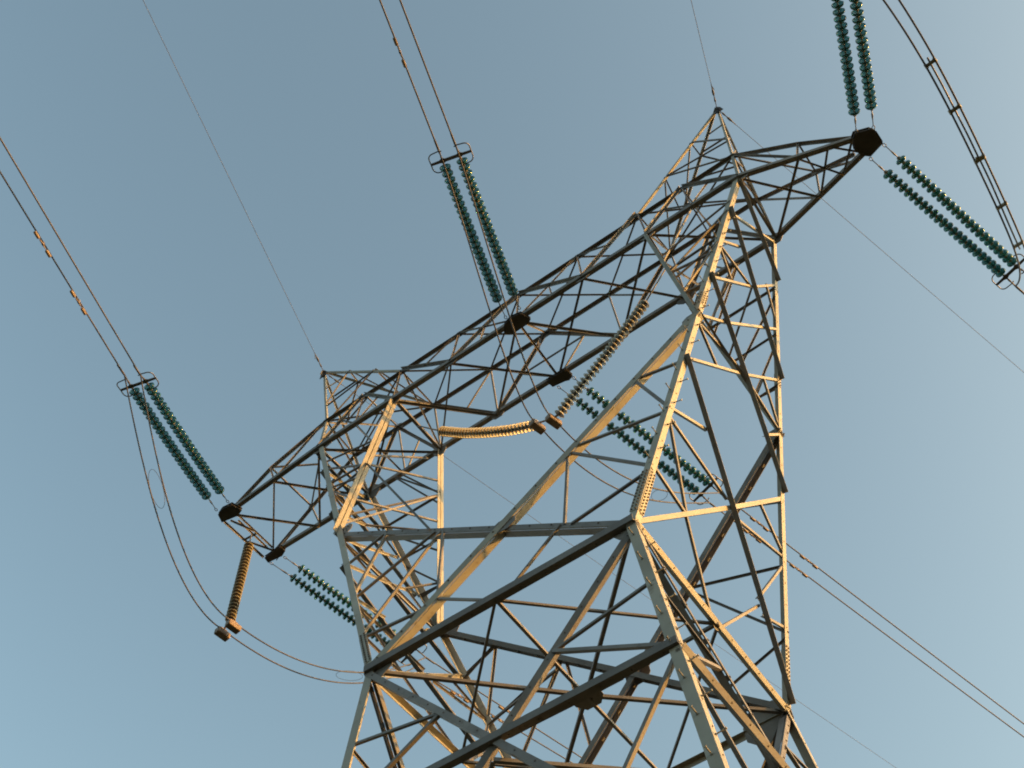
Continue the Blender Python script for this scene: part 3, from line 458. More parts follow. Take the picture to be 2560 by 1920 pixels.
[16,3.462,3.235,8.987,-4.259,3.782,1.291,0.707,0.048,-0.706,-0.001,-0.998,-0.07,0.116,0,0,0],
[17,-3.836,3.573,5.528,3.808,3.564,5.529,0.0,0.07,-0.998,-0.001,-0.998,-0.07,0.105,0,0,0],
[13,-1.335,3.417,6.84,-3.836,3.512,5.523,0.467,0.061,-0.882,-0.001,-0.998,-0.069,0.064,0,0,0],
[13,-1.335,3.406,6.839,-3.663,3.379,7.254,-0.176,0.069,-0.982,-0.001,-0.998,-0.07,0.048,0,0,0],
[13,-2.136,3.658,3.409,-3.836,3.512,5.523,0.78,-0.045,0.624,-0.001,-0.998,-0.07,0.064,0,0,0],
[13,1.307,3.414,6.841,3.808,3.503,5.525,-0.466,0.062,-0.882,-0.001,-0.998,-0.07,0.064,0,0,0],
[13,1.307,3.402,6.84,3.635,3.371,7.256,0.176,0.068,-0.982,-0.001,-0.998,-0.07,0.048,0,0,0],
[13,2.109,3.654,3.409,3.808,3.503,5.525,0.78,0.042,-0.624,-0.002,-0.998,-0.07,0.064,0,0,0],
[17,-3.489,3.316,8.99,3.462,3.307,8.992,0.0,0.07,-0.998,-0.001,-0.998,-0.07,0.099,0,0,0],
[16,-4.259,3.837,1.295,4.312,3.885,0.492,0.093,-0.07,0.993,-0.001,-0.998,-0.07,0.116,0,0,0],
[16,4.231,3.773,1.293,-4.339,3.839,0.486,-0.094,-0.069,0.993,-0.001,-0.998,-0.07,0.116,0,0,0],
[17,-4.299,3.897,0.899,4.271,3.888,0.9,-0.0,-0.07,0.998,-0.001,-0.998,-0.07,0.105,0,0,0],
[13,-1.627,3.823,1.046,-4.299,3.836,0.894,-0.057,-0.069,0.996,-0.001,-0.998,-0.07,0.064,0,0,0],
[13,-1.627,3.811,1.046,-4.279,3.811,1.093,0.018,-0.07,0.997,-0.001,-0.998,-0.07,0.048,0,0,0],
[13,-2.177,3.848,0.692,-4.299,3.836,0.894,0.095,-0.07,0.993,-0.001,-0.998,-0.07,0.064,0,0,0],
[13,1.599,3.819,1.047,4.271,3.827,0.896,0.056,-0.07,0.996,-0.001,-0.998,-0.07,0.064,0,0,0],
[13,1.599,3.808,1.046,4.251,3.802,1.094,-0.018,-0.07,0.997,-0.001,-0.998,-0.07,0.048,0,0,0],
[13,2.149,3.844,0.692,4.271,3.827,0.896,-0.096,-0.069,0.993,-0.001,-0.998,-0.07,0.064,0,0,0],
[17,-4.259,3.854,1.296,4.231,3.846,1.298,-0.0,-0.07,0.998,-0.001,-0.998,-0.07,0.099,0,0,0],
[16,2.789,-2.754,16.309,3.473,3.278,8.991,-0.069,0.773,0.631,-0.995,-0.008,-0.1,0.116,1,0,0],
[16,2.686,2.765,16.313,3.467,-3.267,8.975,0.056,0.774,-0.63,-0.995,-0.009,-0.099,0.116,1,0,0],
[17,3.156,-2.988,12.959,3.107,3.0,12.97,0.592,0.003,0.806,-0.806,-0.007,0.592,0.105,0,0,0],
[13,2.953,-1.043,14.23,3.095,-2.989,12.953,-0.078,-0.551,0.831,-0.995,-0.008,-0.099,0.064,0,0,0],
[13,2.941,-1.043,14.229,2.916,-2.872,14.628,-0.098,0.214,0.972,-0.995,-0.008,-0.099,0.048,0,0,0],
[13,3.282,-1.631,10.968,3.095,-2.989,12.953,-0.063,0.826,0.559,-0.995,-0.008,-0.099,0.064,0,0,0],
[13,2.934,1.054,14.234,3.047,3.0,12.964,-0.087,0.548,0.832,-0.995,-0.008,-0.1,0.064,0,0,0],
[13,2.923,1.054,14.233,2.868,2.882,14.639,-0.095,-0.218,0.971,-0.995,-0.008,-0.099,0.048,0,0,0],
[13,3.258,1.642,10.973,3.047,3.0,12.964,0.049,0.827,-0.559,-0.995,-0.009,-0.099,0.064,0,0,0],
[16,3.522,-3.267,8.981,4.243,3.817,1.297,-0.073,0.737,0.672,-0.995,-0.007,-0.1,0.116,1,0,0],
[16,3.418,3.278,8.986,4.236,-3.806,1.281,0.06,0.738,-0.672,-0.995,-0.008,-0.098,0.116,1,0,0],
[17,3.909,-3.516,5.43,3.86,3.527,5.44,0.592,0.003,0.806,-0.806,-0.006,0.592,0.105,0,0,0],
[13,3.698,-1.238,6.777,3.848,-3.516,5.424,0.081,0.513,-0.854,-0.995,-0.007,-0.098,0.064,0,0,0],
[13,3.687,-1.238,6.776,3.659,-3.392,7.2,-0.099,0.193,0.976,-0.995,-0.007,-0.099,0.048,0,0,0],
[13,4.043,-1.9,3.356,3.848,-3.516,5.423,-0.067,0.789,0.61,-0.995,-0.008,-0.1,0.064,0,0,0],
[13,3.68,1.249,6.781,3.8,3.527,5.434,-0.089,0.511,0.855,-0.995,-0.007,-0.1,0.064,0,0,0],
[13,3.668,1.249,6.78,3.611,3.402,7.21,-0.095,-0.197,0.976,-0.995,-0.007,-0.099,0.048,0,0,0],
[13,4.019,1.911,3.361,3.8,3.527,5.434,0.054,0.79,-0.61,-0.995,-0.008,-0.099,0.064,0,0,0],
[17,3.539,-3.267,8.983,3.491,3.278,8.993,-0.099,-0.002,0.995,-0.995,-0.007,-0.099,0.099,0,0,0],
[16,4.291,-3.806,1.287,4.323,3.873,0.492,-0.099,0.103,0.99,-0.995,-0.006,-0.099,0.116,1,0,0],
[16,4.188,3.817,1.291,4.317,-3.862,0.477,0.097,0.107,-0.99,-0.995,-0.006,-0.099,0.116,1,0,0],
[17,4.363,-3.833,0.891,4.314,3.845,0.901,-0.592,-0.003,-0.806,-0.806,-0.006,0.592,0.105,0,0,0],
[13,4.272,-1.443,1.039,4.302,-3.834,0.885,0.098,0.066,-0.993,-0.995,-0.006,-0.099,0.064,0,0,0],
[13,4.26,-1.443,1.038,4.271,-3.82,1.083,0.099,-0.018,-0.995,-0.995,-0.006,-0.099,0.048,0,0,0],
[13,4.31,-1.928,0.684,4.302,-3.834,0.885,-0.099,0.104,0.99,-0.995,-0.006,-0.099,0.064,0,0,0],
[13,4.254,1.454,1.043,4.254,3.845,0.895,-0.099,0.062,0.993,-0.995,-0.006,-0.099,0.064,0,0,0],
[13,4.242,1.454,1.042,4.222,3.831,1.093,0.099,0.022,-0.995,-0.995,-0.006,-0.099,0.048,0,0,0],
[13,4.286,1.939,0.689,4.254,3.845,0.895,0.097,0.108,-0.989,-0.995,-0.006,-0.099,0.064,0,0,0],
[17,4.308,-3.805,1.289,4.26,3.817,1.299,0.099,0.002,-0.995,-0.995,-0.006,-0.099,0.099,0,0,0],
[16,-2.778,-2.786,16.32,-3.501,3.287,8.989,-0.065,-0.772,-0.633,0.995,-0.002,-0.1,0.116,1,0,0],
[16,-2.713,2.774,16.312,-3.456,-3.299,8.986,0.062,-0.771,0.633,0.995,-0.002,-0.099,0.116,1,0,0],
[17,-3.145,-3.021,12.968,-3.135,3.009,12.966,-0.099,-0.0,-0.995,0.995,-0.002,-0.099,0.105,0,0,0],
[13,-2.954,-1.063,14.236,-3.085,-3.021,12.962,-0.082,0.547,-0.833,0.995,-0.002,-0.099,0.064,0,0,0],
[13,-2.943,-1.063,14.235,-2.905,-2.904,14.638,-0.097,-0.215,-0.972,0.995,-0.002,-0.099,0.048,0,0,0],
[13,-3.281,-1.653,10.975,-3.085,-3.021,12.962,-0.058,-0.825,-0.562,0.995,-0.002,-0.099,0.064,0,0,0],
[13,-2.95,1.05,14.235,-3.075,3.009,12.96,-0.084,-0.548,-0.833,0.995,-0.002,-0.1,0.064,0,0,0],
[13,-2.939,1.05,14.234,-2.896,2.891,14.636,-0.097,0.214,-0.972,0.995,-0.002,-0.099,0.048,0,0,0],
[13,-3.276,1.64,10.974,-3.075,3.009,12.96,0.055,-0.825,0.563,0.995,-0.002,-0.099,0.064,0,0,0],
[16,-3.511,-3.299,8.992,-4.27,3.826,1.295,-0.069,-0.735,-0.674,0.995,-0.002,-0.1,0.116,1,0,0],
[16,-3.446,3.287,8.984,-4.225,-3.838,1.292,0.066,-0.735,0.674,0.995,-0.002,-0.099,0.116,1,0,0],
[17,-3.898,-3.548,5.439,-3.888,3.536,5.436,-0.099,-0.0,-0.995,0.995,-0.001,-0.099,0.105,0,0,0],
[13,-3.699,-1.258,6.783,-3.838,-3.548,5.433,0.085,-0.51,0.856,0.995,-0.002,-0.099,0.064,0,0,0],
[13,-3.688,-1.258,6.782,-3.648,-3.424,7.21,-0.098,-0.194,-0.976,0.995,-0.001,-0.099,0.048,0,0,0],
[13,-4.042,-1.922,3.363,-3.838,-3.548,5.433,-0.063,-0.788,-0.613,0.995,-0.002,-0.1,0.064,0,0,0],
[13,-3.696,1.245,6.782,-3.828,3.536,5.43,-0.086,-0.51,-0.856,0.995,-0.001,-0.1,0.064,0,0,0],
[13,-3.684,1.245,6.781,-3.638,3.411,7.207,-0.097,0.194,-0.976,0.995,-0.001,-0.099,0.048,0,0,0],
[13,-4.037,1.91,3.362,-3.828,3.536,5.43,0.06,-0.788,0.613,0.995,-0.002,-0.099,0.064,0,0,0],
[17,-3.528,-3.299,8.994,-3.518,3.287,8.991,-0.099,-0.0,-0.995,0.995,-0.002,-0.099,0.099,0,0,0],
[16,-4.28,-3.838,1.298,-4.351,3.882,0.491,0.099,0.104,0.99,0.995,-0.001,-0.099,0.116,1,0,0],
[16,-4.216,3.826,1.29,-4.306,-3.894,0.488,0.099,-0.104,0.99,0.995,-0.001,-0.099,0.116,1,0,0],
[17,-4.352,-3.866,0.901,-4.342,3.854,0.899,0.099,0.0,0.995,0.995,-0.001,-0.099,0.105,0,0,0],
[13,-4.273,-1.462,1.046,-4.291,-3.866,0.895,0.099,-0.063,0.993,0.995,-0.001,-0.099,0.064,0,0,0],
[13,-4.262,-1.462,1.045,-4.26,-3.852,1.094,0.099,0.02,0.995,0.995,-0.001,-0.099,0.048,0,0,0],
[13,-4.309,-1.95,0.692,-4.291,-3.866,0.895,0.099,0.106,0.989,0.995,-0.001,-0.099,0.064,0,0,0],
[13,-4.269,1.45,1.046,-4.282,3.854,0.893,0.099,0.064,0.993,0.995,-0.001,-0.099,0.064,0,0,0],
[13,-4.258,1.45,1.044,-4.25,3.84,1.092,0.099,-0.02,0.995,0.995,-0.001,-0.099,0.048,0,0,0],
[13,-4.304,1.938,0.691,-4.282,3.854,0.893,0.099,-0.106,0.99,0.995,-0.001,-0.099,0.064,0,0,0],
[17,-4.298,-3.838,1.299,-4.288,3.826,1.297,0.099,0.0,0.995,0.995,-0.001,-0.099,0.099,0,0,0],
[15,0.005,-3.027,12.649,3.119,0.006,12.649,-0.698,0.716,-0.0,0.0,0.0,1.0,0.064,0,0,0],
[15,3.119,0.006,12.649,-0.014,3.026,12.653,0.694,0.72,0.0,0.001,-0.001,1.0,0.064,0,0,0],
[15,-0.014,3.026,12.653,-3.128,-0.006,12.653,-0.698,0.716,-0.0,0.0,0.0,1.0,0.064,0,0,0],
[15,-3.128,-0.006,12.653,0.005,-3.027,12.649,0.694,0.72,0.0,0.001,-0.001,1.0,0.064,0,0,0]]
GUSSETS=[[-6.779,1.071,29.395,0.002,0.992,0.126,1.0,-0.002,-0.0,0.348,0.275],[6.924,1.031,29.367,0.002,0.992,0.126,1.0,-0.002,-0.0,0.29,0.232],[-4.207,1.066,29.361,0.002,0.992,0.126,1.0,-0.002,-0.0,0.232,0.232],[4.17,1.078,29.336,0.002,0.992,0.126,1.0,-0.002,-0.0,0.29,0.232],[-4.229,-1.028,29.356,0.006,-0.991,0.131,1.0,0.006,-0.001,0.203,0.189],[4.277,-1.066,29.374,0.006,-0.991,0.131,1.0,0.006,-0.001,0.232,0.203],[-6.875,-1.044,29.36,0.006,-0.991,0.131,1.0,0.006,-0.001,0.348,0.203],[6.927,-1.006,29.343,0.006,-0.991,0.131,1.0,0.006,-0.001,0.348,0.203],[-2.206,-1.074,29.36,0.003,-0.99,0.142,1.0,0.003,-0.0,0.217,0.145],[2.204,-1.062,29.355,0.003,-0.99,0.142,1.0,0.003,-0.0,0.217,0.145],[0.037,-0.77,31.491,0.003,-0.99,0.142,1.0,0.003,-0.0,0.217,0.145],[-2.15,1.1,29.391,0.003,0.982,0.188,1.0,-0.003,-0.001,0.217,0.145],[2.122,1.088,29.382,0.003,0.982,0.188,1.0,-0.003,-0.001,0.217,0.145],[-0.032,0.754,31.487,0.003,0.982,0.188,1.0,-0.003,-0.001,0.217,0.145],[-5.605,0.726,31.484,0.003,0.982,0.188,1.0,-0.003,-0.001,0.232,0.145],[-0.003,0.043,16.275,0.0,0.0,-1.0,1.0,0.0,0.0,0.29,0.29],[2.275,2.708,16.31,0.002,0.992,0.126,1.0,-0.002,-0.0,0.493,0.406],[-2.303,2.717,16.309,0.002,0.992,0.126,1.0,-0.002,-0.0,0.493,0.406],[2.563,-2.697,16.3,0.006,-0.991,0.131,1.0,0.006,-0.001,0.232,0.232],[-2.5,-2.729,16.311,0.006,-0.991,0.131,1.0,0.006,-0.001,0.29,0.29],[4.681,-1.853,22.751,0.006,-0.991,0.131,1.0,0.006,-0.001,0.217,0.203],[-4.666,-1.882,22.814,0.006,-0.991,0.131,1.0,0.006,-0.001,0.217,0.203],[4.709,1.863,22.834,0.002,0.992,0.126,1.0,-0.002,-0.0,0.174,0.174],[-4.465,1.9,22.74,0.002,0.992,0.126,1.0,-0.002,-0.0,0.348,0.29],[0.04,-2.436,18.678,0.006,-0.991,0.131,1.0,0.006,-0.001,0.29,0.203],[2.712,0.019,16.326,0.95,0.009,-0.311,0.311,-0.027,0.95,0.116,0.116],[8.797,0.402,30.183,0.003,0.982,0.188,1.0,-0.003,-0.001,0.131,0.102],[-9.036,0.857,30.325,0.003,0.982,0.188,1.0,-0.003,-0.001,0.116,0.116],[0.003,2.457,18.773,0.002,0.992,0.126,1.0,-0.002,-0.0,0.29,0.232]]
PLATES=[[[[-10.833,-0.904,29.08],[-10.728,-1.185,29.08],[-10.502,-1.266,29.08],[-10.161,-1.226,29.08],[-10.059,-0.881,29.08],[-10.276,-0.8,29.08]],0.102],[[[-10.757,1.071,29.08],[-10.72,0.863,29.08],[-10.054,0.83,29.08],[-10.037,1.041,29.08],[-10.241,1.13,29.08]],0.102],[[[-0.436,-1.025,29.217],[-0.272,-1.233,29.217],[-0.019,-1.304,29.217],[0.287,-1.25,29.217],[0.408,-0.941,29.217],[0.282,-0.862,29.217],[-0.254,-0.851,29.217]],0.102],[[[-0.365,0.941,29.217],[0.299,0.936,29.217],[0.344,1.233,29.217],[0.247,1.283,29.217],[-0.32,1.2,29.217]],0.102],[[[9.908,-0.358,29.075],[10.002,-0.447,29.075],[10.386,-0.31,29.075],[10.481,-0.17,29.075],[10.498,0.142,29.075],[10.468,0.221,29.075],[10.065,0.348,29.075],[9.889,0.191,29.075],[9.807,-0.028,29.075]],0.145]]
STRINGS={"Ln1":[[-10.628,-1.321,29.037],[-10.444,-1.928,28.948],[-9.251,-5.867,28.372]],"Ln2":[[-10.158,-1.335,29.037],[-10.016,-1.841,28.963],[-8.84,-5.742,28.392]],"Lf1":[[-10.674,1.068,29.037],[-10.43,1.876,28.918],[-9.354,5.9,28.335]],"Lf2":[[-10.197,1.15,29.037],[-10.024,1.767,28.946],[-8.942,5.859,28.354]],"Cn1":[[-0.121,-1.353,29.174],[0.056,-2.03,29.075],[1.248,-5.937,28.504]],"Cn2":[[0.336,-1.369,29.174],[0.506,-1.935,29.09],[1.681,-5.824,28.521]],"Cf1":[[-0.188,1.234,29.174],[0.044,1.978,29.064],[1.274,6.18,28.451]],"Cf2":[[0.328,1.235,29.174],[0.479,1.865,29.082],[1.688,6.115,28.464]],"Rn1":[[10.039,-0.4,29.118],[10.234,-0.961,29.035],[11.349,-4.89,28.463]],"Rn2":[[10.444,-0.229,29.118],[10.645,-0.847,29.027],[11.74,-4.782,28.456]],"Rf1":[[10.031,0.371,29.118],[10.213,0.996,29.027],[11.4,4.974,28.446]],"Rf2":[[10.473,0.242,29.118],[10.649,0.853,29.029],[11.767,4.872,28.445]]}
CLAMPS={"Ln1":[-9.053,-6.438,28.297],"Ln2":[-8.737,-6.166,28.32],"Cn1":[1.379,-6.358,28.451],"Cn2":[1.801,-6.259,28.448],"Lf1":[-9.364,6.599,28.253],"Lf2":[-8.813,6.465,28.253],"Cf1":[1.403,6.785,28.374],"Cf2":[1.824,6.651,28.376],"Rf1":[11.566,5.553,28.361],"Rf2":[11.987,5.419,28.363],"Rn1":[11.486,-5.374,28.393],"Rn2":[11.877,-5.265,28.385]}
WIRES={"Ln1":[[-9.053,-6.438,28.297],[0.292,-0.957,0.0],-0.0448,0.00048],"Ln2":[[-8.737,-6.166,28.32],[0.294,-0.956,0.0],-0.0329,0.00048],"Cn1":[[1.379,-6.358,28.451],[0.287,-0.958,0.0],-0.0712,0.00048],"Cn2":[[1.801,-6.259,28.448],[0.286,-0.958,0.0],-0.0718,0.00048],"Lf1":[[-9.364,6.599,28.253],[0.272,0.962,0.0],-0.0646,0.00048],"Lf2":[[-8.813,6.465,28.253],[0.268,0.963,0.0],-0.097,0.00048],"Cf1":[[1.403,6.785,28.374],[0.269,0.963,0.0],-0.0916,0.00048],"Cf2":[[1.824,6.651,28.376],[0.266,0.964,0.0],-0.0977,0.00048],"Eln":[[-7.578,-0.95,34.686],[0.296,-0.955,0.0],-0.0384,0.00048],"Ern":[[7.578,-0.95,34.686],[0.284,-0.959,0.0],-0.0648,0.00048],"Erf":[[7.578,-0.95,34.686],[0.276,0.961,0.0],-0.067,0.00048],"Elf":[[-7.578,-0.95,34.686],[0.264,0.965,0.0],-0.0779,0.00048]}
JUMPERS={"JL1":[[-9.053,-6.438,28.297],[-9.177,-5.942,27.756],[-9.301,-5.447,27.237],[-9.425,-4.952,26.748],[-9.549,-4.457,26.296],[-9.673,-3.962,25.887],[-9.798,-3.466,25.531],[-9.922,-2.971,25.233],[-10.046,-2.476,25.002],[-10.17,-1.981,24.845],[-10.294,-1.486,24.769],[-10.418,-0.99,24.782],[-10.542,-0.495,24.891],[-10.666,0.0,25.104],[-10.566,0.508,25.042],[-10.466,1.015,25.02],[-10.366,1.523,25.039],[-10.266,2.031,25.105],[-10.165,2.538,25.218],[-10.065,3.046,25.384],[-9.965,3.553,25.604],[-9.865,4.061,25.882],[-9.765,4.569,26.222],[-9.664,5.076,26.625],[-9.564,5.584,27.096],[-9.464,6.092,27.638],[-9.364,6.599,28.253]],"JL2":[[-8.737,-6.166,28.32],[-8.856,-5.692,27.764],[-8.975,-5.218,27.232],[-9.094,-4.743,26.734],[-9.214,-4.269,26.276],[-9.333,-3.795,25.865],[-9.452,-3.32,25.508],[-9.571,-2.846,25.214],[-9.691,-2.372,24.988],[-9.81,-1.897,24.837],[-9.929,-1.423,24.771],[-10.049,-0.949,24.794],[-10.168,-0.474,24.915],[-10.287,0.0,25.141],[-10.174,0.497,25.069],[-10.06,0.995,25.042],[-9.947,1.492,25.062],[-9.834,1.989,25.132],[-9.72,2.486,25.253],[-9.607,2.984,25.426],[-9.493,3.481,25.653],[-9.38,3.978,25.937],[-9.267,4.476,26.278],[-9.153,4.973,26.678],[-9.04,5.47,27.14],[-8.927,5.967,27.664],[-8.813,6.465,28.253]],"JC1":[[1.379,-6.358,28.452],[1.249,-5.869,28.221],[1.119,-5.38,27.882],[0.989,-4.891,27.463],[0.859,-4.402,26.998],[0.729,-3.912,26.515],[0.599,-3.423,26.046],[0.469,-2.934,25.622],[0.339,-2.445,25.273],[0.209,-1.956,25.03],[0.079,-1.467,24.924],[-0.051,-0.978,24.985],[-0.181,-0.489,25.245],[-0.311,0.0,25.733],[-0.18,0.522,25.4],[-0.048,1.044,25.201],[0.084,1.566,25.125],[0.216,2.088,25.159],[0.348,2.61,25.291],[0.48,3.132,25.508],[0.612,3.654,25.798],[0.744,4.176,26.148],[0.876,4.698,26.547],[1.007,5.219,26.981],[1.139,5.741,27.439],[1.271,6.263,27.907],[1.403,6.785,28.374]],"JC2":[[1.801,-6.259,28.448],[1.675,-5.778,28.107],[1.549,-5.296,27.683],[1.423,-4.815,27.204],[1.297,-4.333,26.698],[1.171,-3.852,26.193],[1.046,-3.37,25.716],[0.92,-2.889,25.296],[0.794,-2.407,24.96],[0.668,-1.926,24.737],[0.542,-1.444,24.654],[0.416,-0.963,24.739],[0.29,-0.481,25.02],[0.165,0.0,25.525],[0.292,0.512,25.237],[0.42,1.023,25.075],[0.547,1.535,25.028],[0.675,2.046,25.084],[0.803,2.558,25.233],[0.93,3.07,25.461],[1.058,3.581,25.76],[1.186,4.093,26.116],[1.313,4.604,26.519],[1.441,5.116,26.958],[1.569,5.627,27.422],[1.696,6.139,27.898],[1.824,6.651,28.376]],"JR1":[[11.486,-5.374,28.392],[11.538,-4.969,27.855],[11.574,-4.564,27.392],[11.596,-4.16,26.996],[11.609,-3.755,26.66],[11.612,-3.35,26.377],[11.609,-2.945,26.142],[11.601,-2.541,25.949],[11.59,-2.136,25.794],[11.577,-1.731,25.672],[11.564,-1.327,25.582],[11.551,-0.922,25.519],[11.54,-0.517,25.481],[11.531,-0.113,25.468],[11.525,0.292,25.477],[11.521,0.697,25.509],[11.521,1.102,25.564],[11.524,1.506,25.643],[11.529,1.911,25.748],[11.537,2.316,25.879],[11.547,2.72,26.041],[11.557,3.125,26.236],[11.567,3.53,26.467],[11.576,3.934,26.741],[11.582,4.339,27.061],[11.583,4.744,27.433],[11.579,5.148,27.864],[11.566,5.553,28.361]],"JR2":[[11.877,-5.265,28.385],[11.882,-4.87,27.835],[11.881,-4.474,27.365],[11.876,-4.078,26.966],[11.867,-3.682,26.63],[11.854,-3.287,26.349],[11.84,-2.891,26.118],[11.825,-2.495,25.93],[11.809,-2.1,25.78],[11.793,-1.704,25.664],[11.777,-1.308,25.577],[11.763,-0.913,25.517],[11.751,-0.517,25.481],[11.741,-0.121,25.468],[11.734,0.274,25.476],[11.73,0.67,25.506],[11.73,1.066,25.557],[11.733,1.462,25.63],[11.74,1.857,25.729],[11.75,2.253,25.854],[11.766,2.649,26.01],[11.785,3.044,26.199],[11.808,3.44,26.428],[11.836,3.836,26.701],[11.868,4.231,27.023],[11.904,4.627,27.403],[11.943,5.023,27.847],[11.987,5.419,28.363]],"JR3":[[11.72,-2.508,25.966],[11.709,-2.366,25.91],[11.686,-1.802,25.717],[11.662,-1.301,25.589],[11.642,-0.623,25.482],[11.624,0.004,25.451],[11.629,0.051,25.451],[11.624,0.759,25.497],[11.618,1.495,25.634],[11.634,2.337,25.899],[11.685,3.206,26.294]]}
RUNGS=[[[11.605,-2.365,25.909],[11.556,-1.274,25.584],[11.586,0.009,25.45],[11.531,0.046,25.451],[11.529,1.492,25.633],[11.571,3.009,26.193]],[[11.823,-2.384,25.917],[11.781,-1.287,25.587],[11.728,0.03,25.451],[11.731,0.046,25.451],[11.736,1.487,25.632],[11.785,3.01,26.194]]]
HANGERS={"L":[[-10.481,0.0,29.163],[-10.481,0.0,28.623],[-10.481,0.0,25.419]],"A":[[-4.218,0.019,29.364],[-3.32,0.0,28.198],[-2.415,0.0,27.252],[-1.256,0.0,26.28],[-0.362,0.0,25.707]],"B":[[4.224,0.006,29.361],[3.325,0.0,28.188],[2.75,0.0,27.65],[1.711,0.0,26.691],[1.005,0.0,26.142],[0.372,0.0,25.547]]}
WEIGHTS={"L1":[-10.666,0.0,25.104],"L2":[-10.287,0.0,25.141],"C1":[-0.311,0.0,25.734],"C2":[0.165,0.0,25.525]}
DAMPERS={"Ln1":[4.09,2.36],"Cn1":[2.63],"Cf2":[1.59,3.66],"Cf1":[1.71,3.66],"Lf1":[1.8,3.48],"Lf2":[3.31]}
LOOPS=[[[-9.546,-4.469,26.364],[-9.172,-4.435,26.262],[-9.715,-3.795,25.729],[-9.358,-3.697,25.784]],[[-9.935,3.706,25.847],[-9.493,3.482,25.695],[-9.779,4.495,26.196],[-9.321,4.238,26.114]],[[0.699,3.999,26.046],[1.038,3.501,25.757],[0.778,4.312,26.263],[1.219,4.226,26.205]]]
FEET=[[4.409,-3.896,-0.009],[-4.398,-3.929,0.002],[4.36,3.907,0.002],[-4.388,3.916,0.0]]
COLUMNS={"cNR":[[2.777,-2.754,16.308],[7.031,-1.049,29.349]],"cNL":[[-2.767,-2.786,16.318],[-6.979,-1.087,29.366]],"cFR":[[2.729,2.765,16.318],[7.011,1.074,29.373]],"cFL":[[-2.757,2.774,16.316],[-6.883,1.114,29.4]]}
LEGS={"NR":[[2.777,-2.754,16.308],[4.409,-3.896,-0.009]],"NL":[[-2.767,-2.786,16.318],[-4.398,-3.929,0.002]],"FR":[[2.729,2.765,16.318],[4.36,3.907,0.002]],"FL":[[-2.757,2.774,16.316],[-4.388,3.916,0.0]]}
NORMALS={"nu":[0.006,-0.991,0.131],"fu":[0.002,0.992,0.126],"ro":[0.95,0.009,-0.311],"lo":[-0.952,0.002,-0.307],"nl":[0.006,-0.998,0.069],"fl":[0.002,0.998,0.07],"rl":[0.995,0.009,0.099],"ll":[-0.995,0.002,0.099]}
SPLICES=[["cNR",0.02,0.1],["cNL",0.02,0.1],["cFR",0.02,0.1],["cFL",0.02,0.1],["cNR",0.525,0.56],["cNL",0.525,0.56],["cFR",0.6,0.64],["cFL",0.6,0.64]]
PEAKS={"L":[-7.578,-0.95,34.686],"R":[7.578,-0.95,34.686]}
# ------------------------------------------------------------------ materials
def mat(name, base, rough=0.5, metal=0.0, var=None, scale=3.0, detail=6, rough_var=0.0, stain=None, tone=0.0, **kw):
    m = bpy.data.materials.new(name)
    m.use_nodes = True
    nt = m.node_tree
    b = nt.nodes['Principled BSDF']
    b.inputs['Roughness'].default_value = rough
    b.inputs['Metallic'].default_value = metal
    b.inputs['Specular IOR Level'].default_value = 0.35
    for k, v in kw.items():
        b.inputs[k].default_value = v
    if var is None:
        b.inputs['Base Color'].default_value = (*base, 1)
        return m
    tc = nt.nodes.new('ShaderNodeTexCoord')
    n1 = nt.nodes.new('ShaderNodeTexNoise')
    n1.inputs['Scale'].default_value = scale
    n1.inputs['Detail'].default_value = detail
    nt.links.new(tc.outputs['Object'], n1.inputs['Vector'])
    r = nt.nodes.new('ShaderNodeValToRGB')
    r.color_ramp.elements[0].position = 0.36
    r.color_ramp.elements[1].position = 0.66
    r.color_ramp.elements[0].color = (*var, 1)
    r.color_ramp.elements[1].color = (*base, 1)
    nt.links.new(n1.outputs['Fac'], r.inputs['Fac'])
    out = r.outputs['Color']
    if stain:
        n2 = nt.nodes.new('ShaderNodeTexNoise')
        n2.inputs['Scale'].default_value = scale * 4.5
        n2.inputs['Detail'].default_value = 8
        nt.links.new(tc.outputs['Object'], n2.inputs['Vector'])
        r2 = nt.nodes.new('ShaderNodeValToRGB')
        r2.color_ramp.elements[0].position = 0.60
        r2.color_ramp.elements[1].position = 0.74
        r2.color_ramp.elements[0].color = (0, 0, 0, 1)
        r2.color_ramp.elements[1].color = (0.7, 0.7, 0.7, 1)
        nt.links.new(n2.outputs['Fac'], r2.inputs['Fac'])
        mx = nt.nodes.new('ShaderNodeMix')
        mx.data_type = 'RGBA'
        nt.links.new(r2.outputs['Color'], mx.inputs[0])
        nt.links.new(out, mx.inputs[6])
        mx.inputs[7].default_value = (*stain, 1)
        out = mx.outputs[2]
    if tone:                      # every rolled bar has weathered a little differently
        oi = nt.nodes.new('ShaderNodeObjectInfo')
        mr = nt.nodes.new('ShaderNodeMapRange')
        mr.inputs['To Min'].default_value = 1 - tone
        mr.inputs['To Max'].default_value = 1 + tone * 0.6
        nt.links.new(oi.outputs['Random'], mr.inputs['Value'])
        mt = nt.nodes.new('ShaderNodeVectorMath')
        mt.operation = 'SCALE'
        nt.links.new(out, mt.inputs[0])
        nt.links.new(mr.outputs[0], mt.inputs['Scale'])
        out = mt.outputs[0]
    nt.links.new(out, b.inputs['Base Color'])
    return m
STEEL = mat('painted_steel', (0.33, 0.315, 0.265), 0.5, 0.0, var=(0.255, 0.24, 0.20), scale=1.3, stain=(0.17, 0.13, 0.09), tone=0.16)
STEEL_DARK = mat('dark_steel', (0.20, 0.188, 0.176), 0.55, 0.0, var=(0.14, 0.128, 0.12), scale=1.8, stain=(0.10, 0.075, 0.055), tone=0.28)  # darker copy of the steel, for braces, chords, gussets and some diagonals
